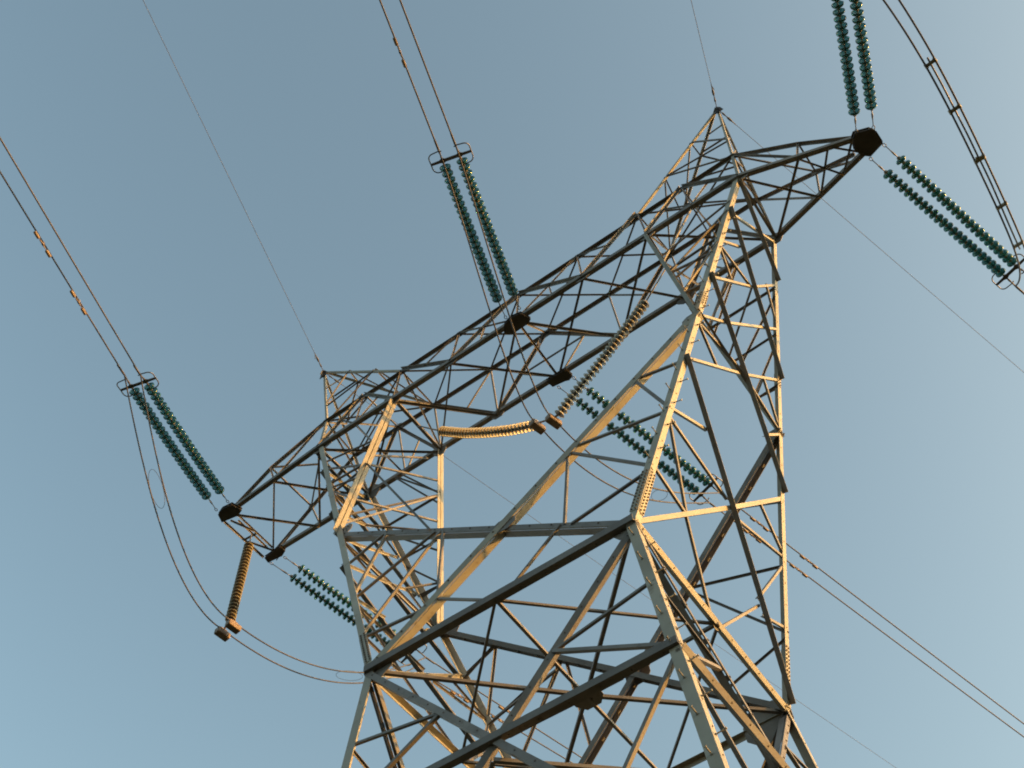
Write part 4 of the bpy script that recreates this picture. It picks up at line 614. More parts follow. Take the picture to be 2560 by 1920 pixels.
PLATE = mat('shaded_plate', (0.075, 0.068, 0.062), 0.6, 0.0, var=(0.045, 0.04, 0.037), scale=3, stain=(0.09, 0.06, 0.04))  # near-black base has the shade under the plates put into it
BOLT = mat('bolt_steel', (0.12, 0.10, 0.08), 0.6, 0.2, var=(0.07, 0.055, 0.045), scale=9)
FITTING = mat('forged_fitting', (0.20, 0.19, 0.19), 0.45, 0.5, var=(0.13, 0.12, 0.12), scale=6)
ALU = mat('aluminium_strand', (0.105, 0.098, 0.108), 0.65, 0.0, var=(0.07, 0.066, 0.074), scale=5)
GLASS = mat('green_glass', (0.045, 0.23, 0.225), 0.12, 0.0, **{'Transmission Weight': 0.62, 'IOR': 1.5})
CAP = mat('insulator_cap', (0.34, 0.32, 0.25), 0.42, 0.0, var=(0.22, 0.20, 0.17), scale=8)
GLAZE = mat('beige_glaze', (0.50, 0.49, 0.44), 0.26, 0.0, var=(0.52, 0.50, 0.44), scale=6)
GLAZE_DARK = mat('brown_glaze', (0.16, 0.12, 0.08), 0.35, 0.0, var=(0.10, 0.075, 0.05), scale=6)
CAST = mat('cast_weight', (0.28, 0.205, 0.155), 0.55, 0.0, var=(0.18, 0.13, 0.095), scale=5)
CONCRETE = mat('concrete', (0.36, 0.35, 0.33), 0.85, 0.0, var=(0.26, 0.25, 0.23), scale=4)
GRASS = mat('meadow', (0.024, 0.032, 0.014), 0.95, 0.0, var=(0.015, 0.022, 0.009), scale=0.35, stain=(0.035, 0.032, 0.02))
SKY_BLOCK = mat('sky_block_slope', (0.03, 0.036, 0.018), 0.95, 0.0, var=(0.016, 0.022, 0.010), scale=0.06)  # dark colour of the added ring that blocks the low sky
# ------------------------------------------------------------------ helpers
def obj(name, bm, mats, parent=None, loc=None, smooth=False):
    me = bpy.data.meshes.new(name)
    bmesh.ops.recalc_face_normals(bm, faces=bm.faces)
    if smooth:
        for f in bm.faces:
            f.smooth = True
    bm.to_mesh(me)
    bm.free()
    for m in (mats if isinstance(mats, (list, tuple)) else [mats]):
        me.materials.append(m)
    o = bpy.data.objects.new(name, me)
    COL.objects.link(o)
    if parent:
        o.parent = parent
        if loc is None:
            o.matrix_parent_inverse = Matrix.Translation(-parent.location)
    if loc is not None:
        o.location = loc
    return o
def tag(o, label=None, cat=None, group=None, kind=None):
    for k, v in (('label', label), ('category', cat), ('group', group), ('kind', kind)):
        if v:
            o[k] = v
    return o
def thing(name, label, cat, loc=(0, 0, 0), group=None):
    o = bpy.data.objects.new(name, None)
    o.empty_display_size = 0.3
    COL.objects.link(o)
    o.location = loc
    return tag(o, label, cat, group)
def prism(bm, base, axis_vec, mi=0):
    """closed prism: base = list of points, extruded by axis_vec"""
    a = [bm.verts.new(p) for p in base]
    b = [bm.verts.new(Vector(p) + axis_vec) for p in base]
    n = len(a)
    fs = [bm.faces.new(a), bm.faces.new(b[::-1])]
    for i in range(n):
        fs.append(bm.faces.new((a[i], b[i], b[(i + 1) % n], a[(i + 1) % n])))
    for f in fs:
        f.material_index = mi
def angle_section(bm, a, b, u, v, w, t, o=(0, 0), wv=None):
    wv = wv or w
    pts = [(0, 0), (w, 0), (w, t), (t, t), (t, wv), (0, wv)]
    prism(bm, [a + u * (x + o[0]) + v * (y + o[1]) for x, y in pts], b - a)
def bolt_head(bm, p, n, r=0.02, h=0.016, mi=1):
    x = n.orthogonal().normalized()
    y = n.cross(x)
    prism(bm, [p + x * (r * math.cos(k * math.pi / 3)) + y * (r * math.sin(k * math.pi / 3)) for k in range(6)], n * h, mi)
def tube(bm, pts, r, n=8, mi=0, closed=False):
    pts = [Vector(p) for p in pts]
    m = len(pts)
    rad = r if isinstance(r, (list, tuple)) else [r] * m
    rings = []
    prev = None
    for i, p in enumerate(pts):
        if closed:
            d = (pts[(i + 1) % m] - pts[i - 1]).normalized()
        else:
            d = (pts[min(i + 1, m - 1)] - pts[max(i - 1, 0)]).normalized()
        x = d.orthogonal().normalized() if prev is None else (prev - d * prev.dot(d)).normalized()
        prev = x
        y = d.cross(x)
        rings.append([bm.verts.new(p + (x * math.cos(2 * math.pi * k / n) + y * math.sin(2 * math.pi * k / n)) * rad[i]) for k in range(n)])
    for i in range(m if closed else m - 1):
        a, b = rings[i], rings[(i + 1) % m]
        for k in range(n):
            f = bm.faces.new((a[k], a[(k + 1) % n], b[(k + 1) % n], b[k]))
            f.material_index = mi
            f.smooth = True
    if not closed:
        bm.faces.new(rings[0][::-1]).material_index = mi
        bm.faces.new(rings[-1]).material_index = mi
def lathe(bm, prof, n=20, mi=0):
    """prof: list of (radius, z[, material]) revolved about local Z"""
    rings = []
    for q in prof:
        r, z = q[0], q[1]
        rings.append([bm.verts.new((r * math.cos(2 * math.pi * k / n), r * math.sin(2 * math.pi * k / n), z)) for k in range(n)])
    for i in range(len(rings) - 1):
        for k in range(n):
            f = bm.faces.new((rings[i][k], rings[i][(k + 1) % n], rings[i + 1][(k + 1) % n], rings[i + 1][k]))
            f.material_index = prof[i][2] if len(prof[i]) > 2 else mi
            f.smooth = True
    for rg, q in ((rings[0], prof[0]), (rings[-1], prof[-2])):
        f = bm.faces.new(rg)
        f.material_index = q[2] if len(q) > 2 else mi
def box(bm, c, x, y, z, sx, sy, sz, mi=0):
    c = Vector(c)
    base = [c + x * (a * sx / 2) + y * (b * sy / 2) - z * (sz / 2) for a, b in ((-1, -1), (1, -1), (1, 1), (-1, 1))]
    prism(bm, base, z * sz, mi)
def V(p):
    return Vector(p)
# ------------------------------------------------------------------ ground
bm = bmesh.new()
S = 3000
prism(bm, [(-S, -S, -0.5), (S, -S, -0.5), (S, S, -0.5), (-S, S, -0.5)], Vector((0, 0, 0.5)))
tag(obj('ground', bm, GRASS), kind='structure')
# unseen dark ring added to block low sky light, highest towards the sun
bm = bmesh.new()
NA, rings = 120, []
for r, h in ((230, -0.3), (300, 17), (380, 46), (470, 72), (620, 92), (900, 100)):
    ring = []
    for k in range(NA):
        q = 2 * math.pi * k / NA
        w = 1 + 0.10 * math.sin(3 * q + 0.4) + 0.06 * math.sin(7 * q + 1.9) + 0.04 * math.sin(13 * q + r * 0.01)
        ring.append(bm.verts.new((r * math.cos(q), r * math.sin(q), h * (0.25 + 0.82 * (0.5 + 0.5 * math.cos(q - SUN_AZ)) ** 0.7) * w * (0.90 + 0.10 * random.random()) if h > 0 else h)))
    rings.append(ring)
for i in range(len(rings) - 1):
    for k in range(NA):
        bm.faces.new((rings[i][k], rings[i][(k + 1) % NA], rings[i + 1][(k + 1) % NA], rings[i + 1][k]))
tag(obj('sky_block_hills', bm, SKY_BLOCK, smooth=True), kind='structure')
# ------------------------------------------------------------------ the pylon
tower = thing('lattice_pylon', 'tall pale steel lattice pylon with V shaped fork, flat crossarm and two pointed peaks', 'pylon')
for i, row in enumerate(MEMBERS):
    part = PARTS[row[0]]
    a, b, u, v = V(row[1:4]), V(row[4:7]), V(row[7:10]), V(row[10:13])
    w, prof, heel = row[13], row[14], row[15]
    t = max(0.007, w * 0.085)
    if (b - a).length < 0.02:
        continue
    ax = (b - a).normalized()
    # a hair of offset so that crossing members never share a plane
    j = 0.0 if heel else ((i * 7) % 11 - 5) * 0.0011
    a = a + v * j
    b = b + v * j
    bm = bmesh.new()
    if prof == 0:
        o = (0, 0) if heel else (-w / 2, 0)
        angle_section(bm, a, b, u, v, w, t, o)
        if part in ('body_leg', 'waist_beam', 'crossarm_chord', 'crossarm_diagonal', 'body_strut', 'leg_diagonal') or w > 0.1:
            n = max(2, int((b - a).length / 0.5))
            for k in range(n):
                p = a + ax * ((k + 0.5) * (b - a).length / n) + u * (o[0] + w * 0.55)
                bolt_head(bm, p, -v, 0.014, 0.010)
    elif prof == 1:
        g = 0.020
        lip = w * 0.22
        angle_section(bm, a, b, u, v, w * 0.95, t, (-w / 2, 0), lip)
        angle_section(bm, a, b, u, -v, w * 0.9, t, (-w / 2 + 0.004, -(lip + g + w * 1.1)), w * 1.1)
        n = max(3, int((b - a).length / 0.62))
        for k in range(n):
            p = a + ax * ((k + 0.5) * (b - a).length / n)
            bolt_head(bm, p + u * (w * 0.12), -v, 0.019, 0.014)
            box(bm, p + v * (lip * 0.5 + g) + u * (w * 0.1), ax, u, v, 0.09, 0.06, lip + g)
    else:
        g = 0.026
        angle_section(bm, a, b, u, v, w * 0.8, t, (0, g / 2), w)
        angle_section(bm, a, b, u, -v, w * 0.8, t, (0, g / 2), w)
        n = max(3, int((b - a).length / 0.6))
        for k in range(n):
            p = a + ax * ((k + 0.5) * (b - a).length / n)
            box(bm, p + u * (w * 0.35), ax, u, v, 0.09, w * 0.4, g + 0.004)
    obj(part, bm, [STEEL if row[16] == 0 and part in ('fork_leg', 'body_leg', 'window_diagonal', 'window_post', 'peak_leg', 'leg_strut', 'waist_beam') else STEEL_DARK, BOLT], tower)
for i, g in enumerate(GUSSETS):
    c, n, ax, r1, r2 = V(g[0:3]), V(g[3:6]), V(g[6:9]), g[9], g[10]
    y = n.cross(ax)
    k = random.uniform(0.75, 1.0)
    shape = [(-1, -0.35 * k), (-0.55, -1), (0.5 * k, -1), (1, -0.4), (1, 0.35 * k), (0.55, 1), (-0.5 * k, 1), (-1, 0.4)]
    bm = bmesh.new()
    c = c + n * (0.0013 * (i % 5))
    prism(bm, [c + ax * (r1 * x) + y * (r2 * q) - n * 0.007 for x, q in shape], n * 0.014)
    for _ in range(7):
        q = c + ax * (r1 * random.uniform(-0.6, 0.6)) + y * (r2 * random.uniform(-0.6, 0.6))
        bolt_head(bm, q + n * 0.007, n, 0.016, 0.012)
    obj('gusset_plate', bm, [STEEL_DARK, BOLT], tower)
for poly, th in PLATES:
    bm = bmesh.new()
    pts = [V(p) for p in poly]
    prism(bm, pts, Vector((0, 0, th * 0.18)))
    prism(bm, [p + Vector((0, 0, th)) for p in pts], Vector((0, 0, th * 0.18)))
    c = sum(pts, Vector()) / len(pts)
    for p in pts:
        q = c + (p - c) * 0.86
        prism(bm, [q + Vector((0.02 * math.cos(k), 0.02 * math.sin(k), th * 0.18)) for k in (0, 1.26, 2.51, 3.77, 5.03)], Vector((0, 0, th * 0.8)))
        bolt_head(bm, q, Vector((0, 0, -1)), 0.02, 0.015)
    for s in (0.35, -0.35):
        d = (pts[len(pts) // 2] - pts[0]).normalized()
        box(bm, c + d.cross(Vector((0, 0, 1))) * (s * 0.35) + Vector((0, 0, th * 0.55)), d, d.cross(Vector((0, 0, 1))), Vector((0, 0, 1)), 0.42, 0.012, th * 0.7)
    obj('hanger_plate', bm, [PLATE, BOLT], tower)
for q in PEAKS.values():
    q = V(q)
    bm = bmesh.new()
    for n in (Vector((0, -1, 0)), Vector((1, 0, 0))):
        y = n.cross(Vector((0, 0, 1)))
        prism(bm, [q + y * x + Vector((0, 0, z)) - n * 0.007 for x, z in ((-0.14, -0.34), (0.14, -0.34), (0.10, -0.05), (0.03, 0.10), (-0.03, 0.10), (-0.10, -0.05))], n * 0.014)
        for x, z in ((-0.07, -0.26), (0.07, -0.26), (-0.05, -0.14), (0.05, -0.14)):
            bolt_head(bm, q + y * x + Vector((0, 0, z)) + n * 0.007, n, 0.017, 0.013)
    obj('peak_plate', bm, [PLATE, BOLT], tower)
# splice plates with their bolt rows
NORM = {k: V(v) for k, v in NORMALS.items()}
for ln, t0, t1 in SPLICES:
    a, b = V(COLUMNS[ln][0]), V(COLUMNS[ln][1])
    ax = (b - a).normalized()
    faces = {'cNR': ('nu', 'ro'), 'cNL': ('nu', 'lo'), 'cFR': ('fu', 'ro'), 'cFL': ('fu', 'lo')}[ln]
    for f1, f2 in (faces, faces[::-1]):
        n = NORM[f1]
        d = ax.cross(n)
        if d.dot(NORM[f2]) > 0:
            d = -d
        p0, p1 = a + (b - a) * t0, a + (b - a) * t1
        bm = bmesh.new()
        m = (p0 + p1) / 2 + d * 0.095 + n * 0.0065
        box(bm, m, ax, d, n, (p1 - p0).length, 0.15, 0.009)
        nb = max(3, int((p1 - p0).length / 0.085))
        for k in range(nb):
            for s in (0.055, 0.135):
                bolt_head(bm, p0 + (p1 - p0) * ((k + 0.5) / nb) + d * s + n * 0.011, n, 0.019, 0.02)
        obj('splice_plate', bm, [STEEL, BOLT], tower)
# step bolts up the near right leg
def steps(a, b, na, nb, start, pitch, count):
    ax = (b - a).normalized()
    da = ax.cross(na)
    da = da if da.dot(nb) < 0 else -da
    db = ax.cross(nb)
    db = db if db.dot(na) < 0 else -db
    for k in range(count):
        p = a + ax * (start + k * pitch)
        n, d = (na, da) if k % 2 == 0 else (nb, db)
        q = p + d * 0.10
        bm = bmesh.new()
        tube(bm, [q - n * 0.03, q + n * 0.15], 0.010, 7)
        tube(bm, [q + n * 0.15, q + n * 0.165], 0.019, 7)
        tube(bm, [q + n * 0.001, q + n * 0.016], 0.020, 6)
        obj('step_bolt', bm, STEEL, tower)
a, b = V(COLUMNS['cNR'][0]), V(COLUMNS['cNR'][1])
steps(a, b, NORM['nu'], NORM['ro'], 1.75, 0.36, 28)
a, b = V(LEGS['NR'][0]), V(LEGS['NR'][1])
steps(a, b, NORM['nl'], NORM['rl'], 0.35, 0.36, 36)
for p in FEET:
    bm = bmesh.new()
    p = V(p)
    x, y, z = Vector((1, 0, 0)), Vector((0, 1, 0)), Vector((0, 0, 1))
    box(bm, (p.x, p.y, 0.18), x, y, z, 1.1, 1.1, 0.5)
    box(bm, (p.x, p.y, 0.53), x, y, z, 0.7, 0.7, 0.2)
    obj('footing', bm, CONCRETE, tower)
# ------------------------------------------------------------------ insulators
def glass_disc():
    bm = bmesh.new()
    lathe(bm, [(0.022, 0.100, 1), (0.044, 0.094, 1), (0.050, 0.070, 1), (0.055, 0.040, 1), (0.058, 0.040, 0),
               (0.098, 0.036, 0), (0.129, 0.020, 0), (0.145, -0.012, 0), (0.146, -0.042, 0), (0.139, -0.047, 0), (0.131, -0.022, 0),
               (0.117, 0.002, 0), (0.108, -0.020, 0), (0.099, 0.004, 0), (0.070, 0.008, 0), (0.062, -0.012, 0), (0.052, 0.010, 0), (0.030, 0.010, 1),
               (0.026, -0.010, 1), (0.016, -0.016, 1), (0.016, -0.075, 1), (0.012, -0.076, 1)], 22)
    me = bpy.data.meshes.new('glass_disc')
    bmesh.ops.recalc_face_normals(bm, faces=bm.faces)
    bm.to_mesh(me)
    bm.free()
    for m in (GLASS, CAP):
        me.materials.append(m)
    return me
def shed_disc():
    bm = bmesh.new()
    lathe(bm, [(0.030, 0.066, 1), (0.052, 0.062, 1), (0.060, 0.044, 1), (0.078, 0.036, 0), (0.110, 0.016, 0), (0.128, -0.010, 0), (0.146, -0.022, 0),
               (0.118, -0.024, 0), (0.104, -0.008, 1), (0.090, -0.018, 1), (0.076, -0.006, 1), (0.055, -0.010, 1), (0.036, -0.012, 1), (0.032, -0.055, 1), (0.028, -0.056, 1)], 22)
    me = bpy.data.meshes.new('shed_disc')
    bmesh.ops.recalc_face_normals(bm, faces=bm.faces)
    bm.to_mesh(me)
    bm.free()
    for m in (GLAZE, GLAZE_DARK):
        me.materials.append(m)
    return me
ME_GLASS, ME_SHED = glass_disc(), shed_disc()
def place(name, me, p, up, root, twist=0.0):
    o = bpy.data.objects.new(name, me)
    COL.objects.link(o)
    o.parent = root
    o.location = p - root.location
    o.rotation_euler = (up.to_track_quat('Z', 'Y') @ Matrix.Rotation(twist, 3, 'Z').to_quaternion()).to_euler()
    return o
def link_chain(root, a, b):
    """shackle, turnbuckle rod and eye between plate and string"""
    bm = bmesh.new()
    d = (b - a).normalized()
    L = (b - a).length
    s = d.cross(Vector((0, 0, 1))).normalized()
    ring = [a + d * (0.06 + 0.055 * math.cos(q)) + s * (0.036 * math.sin(q)) for q in [k * math.pi / 6 for k in range(12)]]
    tube(bm, ring, 0.011, 6, closed=True)
    tube(bm, [a + d * 0.11, a + d * (L * 0.5), a + d * (L * 0.62), a + d * (L * 0.78), a + d * (L * 0.86), b], [0.012, 0.012, 0.022, 0.026, 0.014, 0.016], 7)
    obj('shackle_link', bm, FITTING, root)
TENSION = {
 'Ln1': ('left one of the two green glass strings rising from the left crossarm tip', 'strings of the left tip'),
 'Ln2': ('right one of the two green glass strings rising from the left crossarm tip', 'strings of the left tip'),
 'Lf1': ('lower of the two green glass strings running from the left tip behind the left leg', 'strings of the left tip'),
 'Lf2': ('upper of the two green glass strings running from the left tip behind the left leg', 'strings of the left tip'),
 'Cn1': ('left one of the two green glass strings rising from the middle of the crossarm', 'strings of the crossarm middle'),
 'Cn2': ('right one of the two green glass strings rising from the middle of the crossarm', 'strings of the crossarm middle'),
 'Cf1': ('lower of the two green glass strings passing behind the sunlit window diagonal and right leg', 'strings of the crossarm middle'),
 'Cf2': ('upper of the two green glass strings passing behind the sunlit window diagonal and right leg', 'strings of the crossarm middle'),
 'Rn1': ('left one of two green glass strings above the right tip, cut by the picture edge', 'strings of the right tip'),
 'Rn2': ('right one of two green glass strings above the right tip, cut by the picture edge', 'strings of the right tip'),
 'Rf1': ('lower of the two green glass strings sloping down to the right from the right tip', 'strings of the right tip'),
 'Rf2': ('upper of the two green glass strings sloping down to the right from the right tip', 'strings of the right tip')}
NDISC = 24
STRING_END = {}
for key, (label, grp) in TENSION.items():
    a, s, e = [V(p) for p in STRINGS[key]]
    root = thing('insulator_string', label, 'insulator', a, 'green glass tension insulator strings')
    link_chain(root, a, s - (e - s).normalized() * 0.09)
    L = (e - s).length
    ax = (e - s).normalized()
    sag = 0.05
    pts = []
    for k in range(NDISC):
        t = k / (NDISC - 1)
        pts.append(s + (e - s) * t - Vector((0, 0, sag * 4 * t * (1 - t))))
    for k in range(NDISC):
        d = (pts[min(k + 1, NDISC - 1)] - pts[max(k - 1, 0)]).normalized()
        place('glass_disc', ME_GLASS, pts[k], (-d + Vector((random.gauss(0, 0.03), random.gauss(0, 0.03), random.gauss(0, 0.03)))).normalized(), root, random.uniform(0, 6))
    bm = bmesh.new()
    tube(bm, [p - Vector((0, 0, 0)) for p in pts], 0.014, 6)
    obj('core_rod', bm, CAP, root)
    bm = bmesh.new()
    tube(bm, [e + ax * 0.02, e + ax * 0.10, e + ax * 0.16, e + ax * 0.22], [0.014, 0.02, 0.026, 0.02], 7)
    obj('ball_eye', bm, FITTING, root)
    STRING_END[key] = e + ax * 0.2
# ------------------------------------------------------------------ yokes with their corona rings
YOKES = {
 'Ln': ('yoke plate with two bent corona rings above the left tip strings', 'Ln1', 'Ln2'),
 'Cn': ('yoke plate with two squarish corona rings above the crossarm middle strings', 'Cn1', 'Cn2'),
 'Lf': ('yoke plate with curled corona rings seen behind the lower left leg', 'Lf1', 'Lf2'),
 'Cf': ('yoke plate with curled corona rings seen behind the right fork face', 'Cf1', 'Cf2'),
 'Rf': ('yoke plate with corona rings at the right picture edge, ending the right tip strings', 'Rf1', 'Rf2'),
 'Rn': ('yoke plate beyond the top picture edge, ending the strings above the right tip', 'Rn1', 'Rn2')}
for key, (label, k1, k2) in YOKES.items():
    e1, e2 = STRING_END[k1], STRING_END[k2]
    c = (e1 + e2) / 2
    beam = (e2 - e1).normalized()
    along = (V(STRINGS[k1][2]) - V(STRINGS[k1][1])).normalized()
    beam = (beam - along * beam.dot(along)).normalized()
    nrm = along.cross(beam).normalized()
    half = (e2 - e1).length / 2
    root = thing('yoke', label, 'yoke', c, 'yokes at the string ends')
    bm = bmesh.new()
    shp = [(-half - 0.30, -0.03), (-half - 0.06, -0.035), (-half, -0.075), (-half + 0.07, -0.04), (half - 0.07, -0.04), (half, -0.075), (half + 0.06, -0.035), (half + 0.30, -0.03),
           (half + 0.30, 0.03), (half + 0.08, 0.04), (half, 0.085), (half - 0.08, 0.045), (-half + 0.08, 0.045), (-half, 0.085), (-half - 0.08, 0.04), (-half - 0.30, 0.03)]
    prism(bm, [c + beam * x + along * y - nrm * 0.012 for x, y in shp], nrm * 0.024)
    obj('yoke_plate', bm, FITTING, root)
    for s in (-1, 1):
        bm = bmesh.new()
        x1, rr = half + 0.30, 0.14
        hb, hf = 0.24, 0.30
        path = [(0.10, -hb - 0.02)]
        path += [(x1 - rr + rr * math.sin(q), -hb + rr - rr * math.cos(q)) for q in [k * math.pi / 12 for k in range(7)]]
        path += [(x1, 0.0)]
        path += [(x1 - rr + rr * math.cos(q), hf - rr + rr * math.sin(q)) for q in [k * math.pi / 12 for k in range(7)]]
        path += [(half + 0.02, hf + 0.015), (half - 0.06, hf - 0.01)]
        tube(bm, [c + beam * (s * x) + along * y - nrm * (0.02 + 0.05 * (abs(y) / 0.3) ** 2) for x, y in path], 0.016, 8)
        obj('corona_ring', bm, FITTING, root)
        bm = bmesh.new()
        q = V(CLAMPS[k1 if s < 0 else k2])
        p = c + beam * (s * half) + along * 0.05
        tube(bm, [p, p + (q - p) * 0.3, p + (q - p) * 0.5, q], [0.014, 0.03, 0.018, 0.024], 7)
        tube(bm, [q - along * 0.04, q + along * 0.05, q + along * 0.34, q + along * 0.37], [0.022, 0.03, 0.027, 0.018], 8)
        obj('dead_end_clamp', bm, ALU, root)
# ------------------------------------------------------------------ conductors and earth wires
WLABEL = {
 'Ln1': 'left conductor of the twin pair leaving the top left picture edge, with two dampers',
 'Ln2': 'right conductor of the twin pair leaving the top left picture edge, without dampers',
 'Cn1': 'left conductor of the twin pair rising above the crossarm middle, with one damper',
 'Cn2': 'right conductor of the twin pair rising above the crossarm middle, without damper',
 'Lf1': 'lower conductor running behind the lower left leg towards the bottom picture edge',
 'Lf2': 'upper conductor running behind the lower left leg towards the bottom picture edge',
 'Cf1': 'lower conductor of the pair leaving at the right picture edge below the tower',
 'Cf2': 'upper conductor of the pair leaving at the right picture edge below the tower',
 'Rf1': 'lower conductor clamped at the yoke on the right picture edge',
 'Rf2': 'upper conductor clamped at the yoke on the right picture edge',
 'Rn1': 'left conductor past the top picture edge above the right tip strings',
 'Rn2': 'right conductor past the top picture edge above the right tip strings',
 'Eln': 'thin earth wire rising from the left peak to the top picture edge',
 'Ern': 'thin earth wire rising from the right peak to the top picture edge',
 'Elf': 'thin earth wire running down from the left peak behind the fork legs',
 'Erf': 'thin earth wire running down from the right peak to the right picture edge'}
for k, src in (('Rf1', 'Cf1'), ('Rf2', 'Cf2'), ('Rn1', 'Cn1'), ('Rn2', 'Cn2')):
    WIRES[k] = [CLAMPS[k]] + WIRES[src][1:]
def wire_point(k, h):
    s, u, sl, b = WIRES[k]
    return V(s) + V(u) * h + Vector((0, 0, sl * h + b * h * h))
for k, label in WLABEL.items():
    earth = k[0] == 'E'
    p0 = wire_point(k, 0.0)
    root = thing('earth_wire' if earth else 'conductor', label, 'wire', p0, 'earth wires' if earth else 'line conductors')
    hs = [0.0, 0.3, 0.8, 1.6, 3, 5, 8, 12, 17, 23, 30, 40, 52, 66, 82, 100, 120, 142, 168]
    bm = bmesh.new()
    tube(bm, [wire_point(k, h) for h in hs], 0.0075 if earth else 0.021, 8)
    obj('strand', bm, ALU, root)
    if earth:
        d = (wire_point(k, 0.6) - p0).normalized()
        bm = bmesh.new()
        tube(bm, [p0 + d * 0.1, p0 + d * 0.2, p0 + d * 0.24, p0 + d * 0.40, p0 + d * 0.46, p0 + d * 0.56, p0 + d * 0.62, p0 + d * 0.8], [0.012, 0.012, 0.03, 0.012, 0.034, 0.036, 0.02, 0.010], 8)
        obj('strain_clamp', bm, ALU, root)
        if k == 'Eln' or k == 'Ern':
            bm = bmesh.new()
            q = p0 + d * 0.74
            tube(bm, [q, q + Vector((0.0, 0.02, -0.12)), q + Vector((0.0, 0.05, -0.26))], 0.010, 6)
            obj('bonding_tail', bm, ALU, root)
    for h in DAMPERS.get(k, []):
        p = wire_point(k, h)
        d = (wire_point(k, h + 0.2) - p).normalized()
        dn = (Vector((0, 0, -1)) - d * (-d.z)).normalized()
        bm = bmesh.new()
        tube(bm, [p - d * 0.22 + dn * 0.085, p - d * 0.1 + dn * 0.07, p + dn * 0.066, p + d * 0.1 + dn * 0.07, p + d * 0.22 + dn * 0.085], 0.009, 6)
        box(bm, p + dn * 0.03, d, dn, d.cross(dn), 0.06, 0.10, 0.045)
        wts = []
        for s in (-1, 1):
            q = p + d * (s * 0.27) + dn * 0.085
            wbm = bmesh.new()
            wts.append(wbm)
            tube(wbm, [q - d * 0.10, q - d * 0.085, q + d * 0.085, q + d * 0.10], [0.026, 0.042, 0.042, 0.026], 9)
        for s in (-0.09, -0.05, 0.05, 0.09):
            tube(bm, [p + d * s + dn * 0.05, p + d * (s + 0.018) + dn * 0.09], 0.017, 6)
        dp = obj('vibration_damper', bm, CAST, root)
        for wbm in wts:
            w_ = obj('damper_weight', wbm, CAST)
            w_.parent = dp
# ------------------------------------------------------------------ jumpers
JL = {
 'JL1': 'outer jumper cable looping under the left tip, the lower of the two',
 'JL2': 'inner jumper cable looping under the left tip, the upper of the two',
 'JC1': 'left jumper cable dropping past the crossarm middle to the left twin weight',
 'JC2': 'right jumper cable dropping past the crossarm middle to the right twin weight',
 'JR1': 'left cable of the ladder-like jumper at the upper right corner',
 'JR2': 'right cable of the ladder-like jumper at the upper right corner'}
def catmull(P, n=4):
    P = [V(p) for p in P]
    out = []
    for i in range(len(P) - 1):
        a, b, c, d = P[max(i - 1, 0)], P[i], P[i + 1], P[min(i + 2, len(P) - 1)]
        for k in range(n):
            t = k / n
            out.append(0.5 * (2 * b + (c - a) * t + (2 * a - 5 * b + 4 * c - d) * t * t + (3 * b - a - 3 * c + d) * t * t * t))
    out.append(P[-1])
    return out
for k, label in JL.items():
    pts = catmull(JUMPERS[k])
    root = thing('jumper_cable', label, 'cable', pts[0], 'jumper cables')
    bm = bmesh.new()
    tube(bm, pts, 0.019 if k[1] != 'R' else 0.023, 8)
    obj('strand', bm, ALU, root)
    # preformed armour rods wound where the loops clamp on
    if k[1] in 'LC':
        n = len(pts)
        for f in (0.16, 0.80) if k[1] == 'L' else (0.30, 0.74):
            i0 = int(n * f)
            bm = bmesh.new()
            helix = []
            for q in range(0, 61):
                x = i0 + q / 60 * 7
                i = min(int(x), n - 2)
                p = pts[i].lerp(pts[i + 1], x - i)
                d = (pts[i + 1] - pts[i]).normalized()
                a = d.cross(Vector((0, 0, 1))).normalized()
                b = d.cross(a)
                helix.append(p + (a * math.cos(q * 0.9) + b * math.sin(q * 0.9)) * 0.019)
            tube(bm, helix, 0.008, 5)
            obj('armour_rod', bm, FITTING, root)
bm = bmesh.new()
tube(bm, catmull(JUMPERS['JR3']), 0.021, 8)
tag(obj('stiffener_rod', bm, FITTING), 'straight middle rod between the two cables of the ladder-like jumper', 'rod')
SPC = ['first', 'second', 'third', 'fourth', 'fifth', 'sixth']
for i, (p, q) in enumerate(zip(*RUNGS)):
    p, q = V(p), V(q)
    d = (q - p).normalized()
    t = V(RUNGS[0][min(i + 1, 5)]) - V(RUNGS[0][max(i - 1, 0)])
    t = (t - d * t.dot(d)).normalized()
    n = d.cross(t)
    root = thing('spacer', '%s dark spacer bar from the top on the ladder-like jumper at right' % SPC[i], 'spacer', (p + q) / 2, 'spacer bars on the right jumper')
    bm = bmesh.new()
    box(bm, (p + q) / 2, d, t, n, (q - p).length, 0.075, 0.05)
    obj('spacer_bar', bm, CAP, root)
    for e in (p, q):
        bm = bmesh.new()
        tube(bm, [e - t * 0.055, e + t * 0.055], 0.034, 8)
        obj('cable_clamp', bm, CAP, root)
LOOPL = ['thin wire hoop joining the jumper cables just left of the upward left strings', 'thin wire hoop joining the jumper cables left of the lower left leg', 'thin wire hoop joining the jumper cables right of the near right leg']
for L4, label in zip(LOOPS, LOOPL):
    a, b, c, d = [V(p) for p in L4]
    m = (a + b + c + d) / 4
    ex = ((c + d) / 2 - (a + b) / 2) / 2
    ey = ((b + d) / 2 - (a + c) / 2) / 2
    bm = bmesh.new()
    ez = ex.cross(ey).normalized()
    tube(bm, [m + ex * (1.15 * math.sin(q)) + ey * (1.0 * math.cos(q)) for q in [k * math.pi / 20 for k in range(40)]], 0.006, 5, closed=True)
    tag(obj('wire_hoop', bm, ALU), label, 'hoop', 'wire hoops between jumper cables')
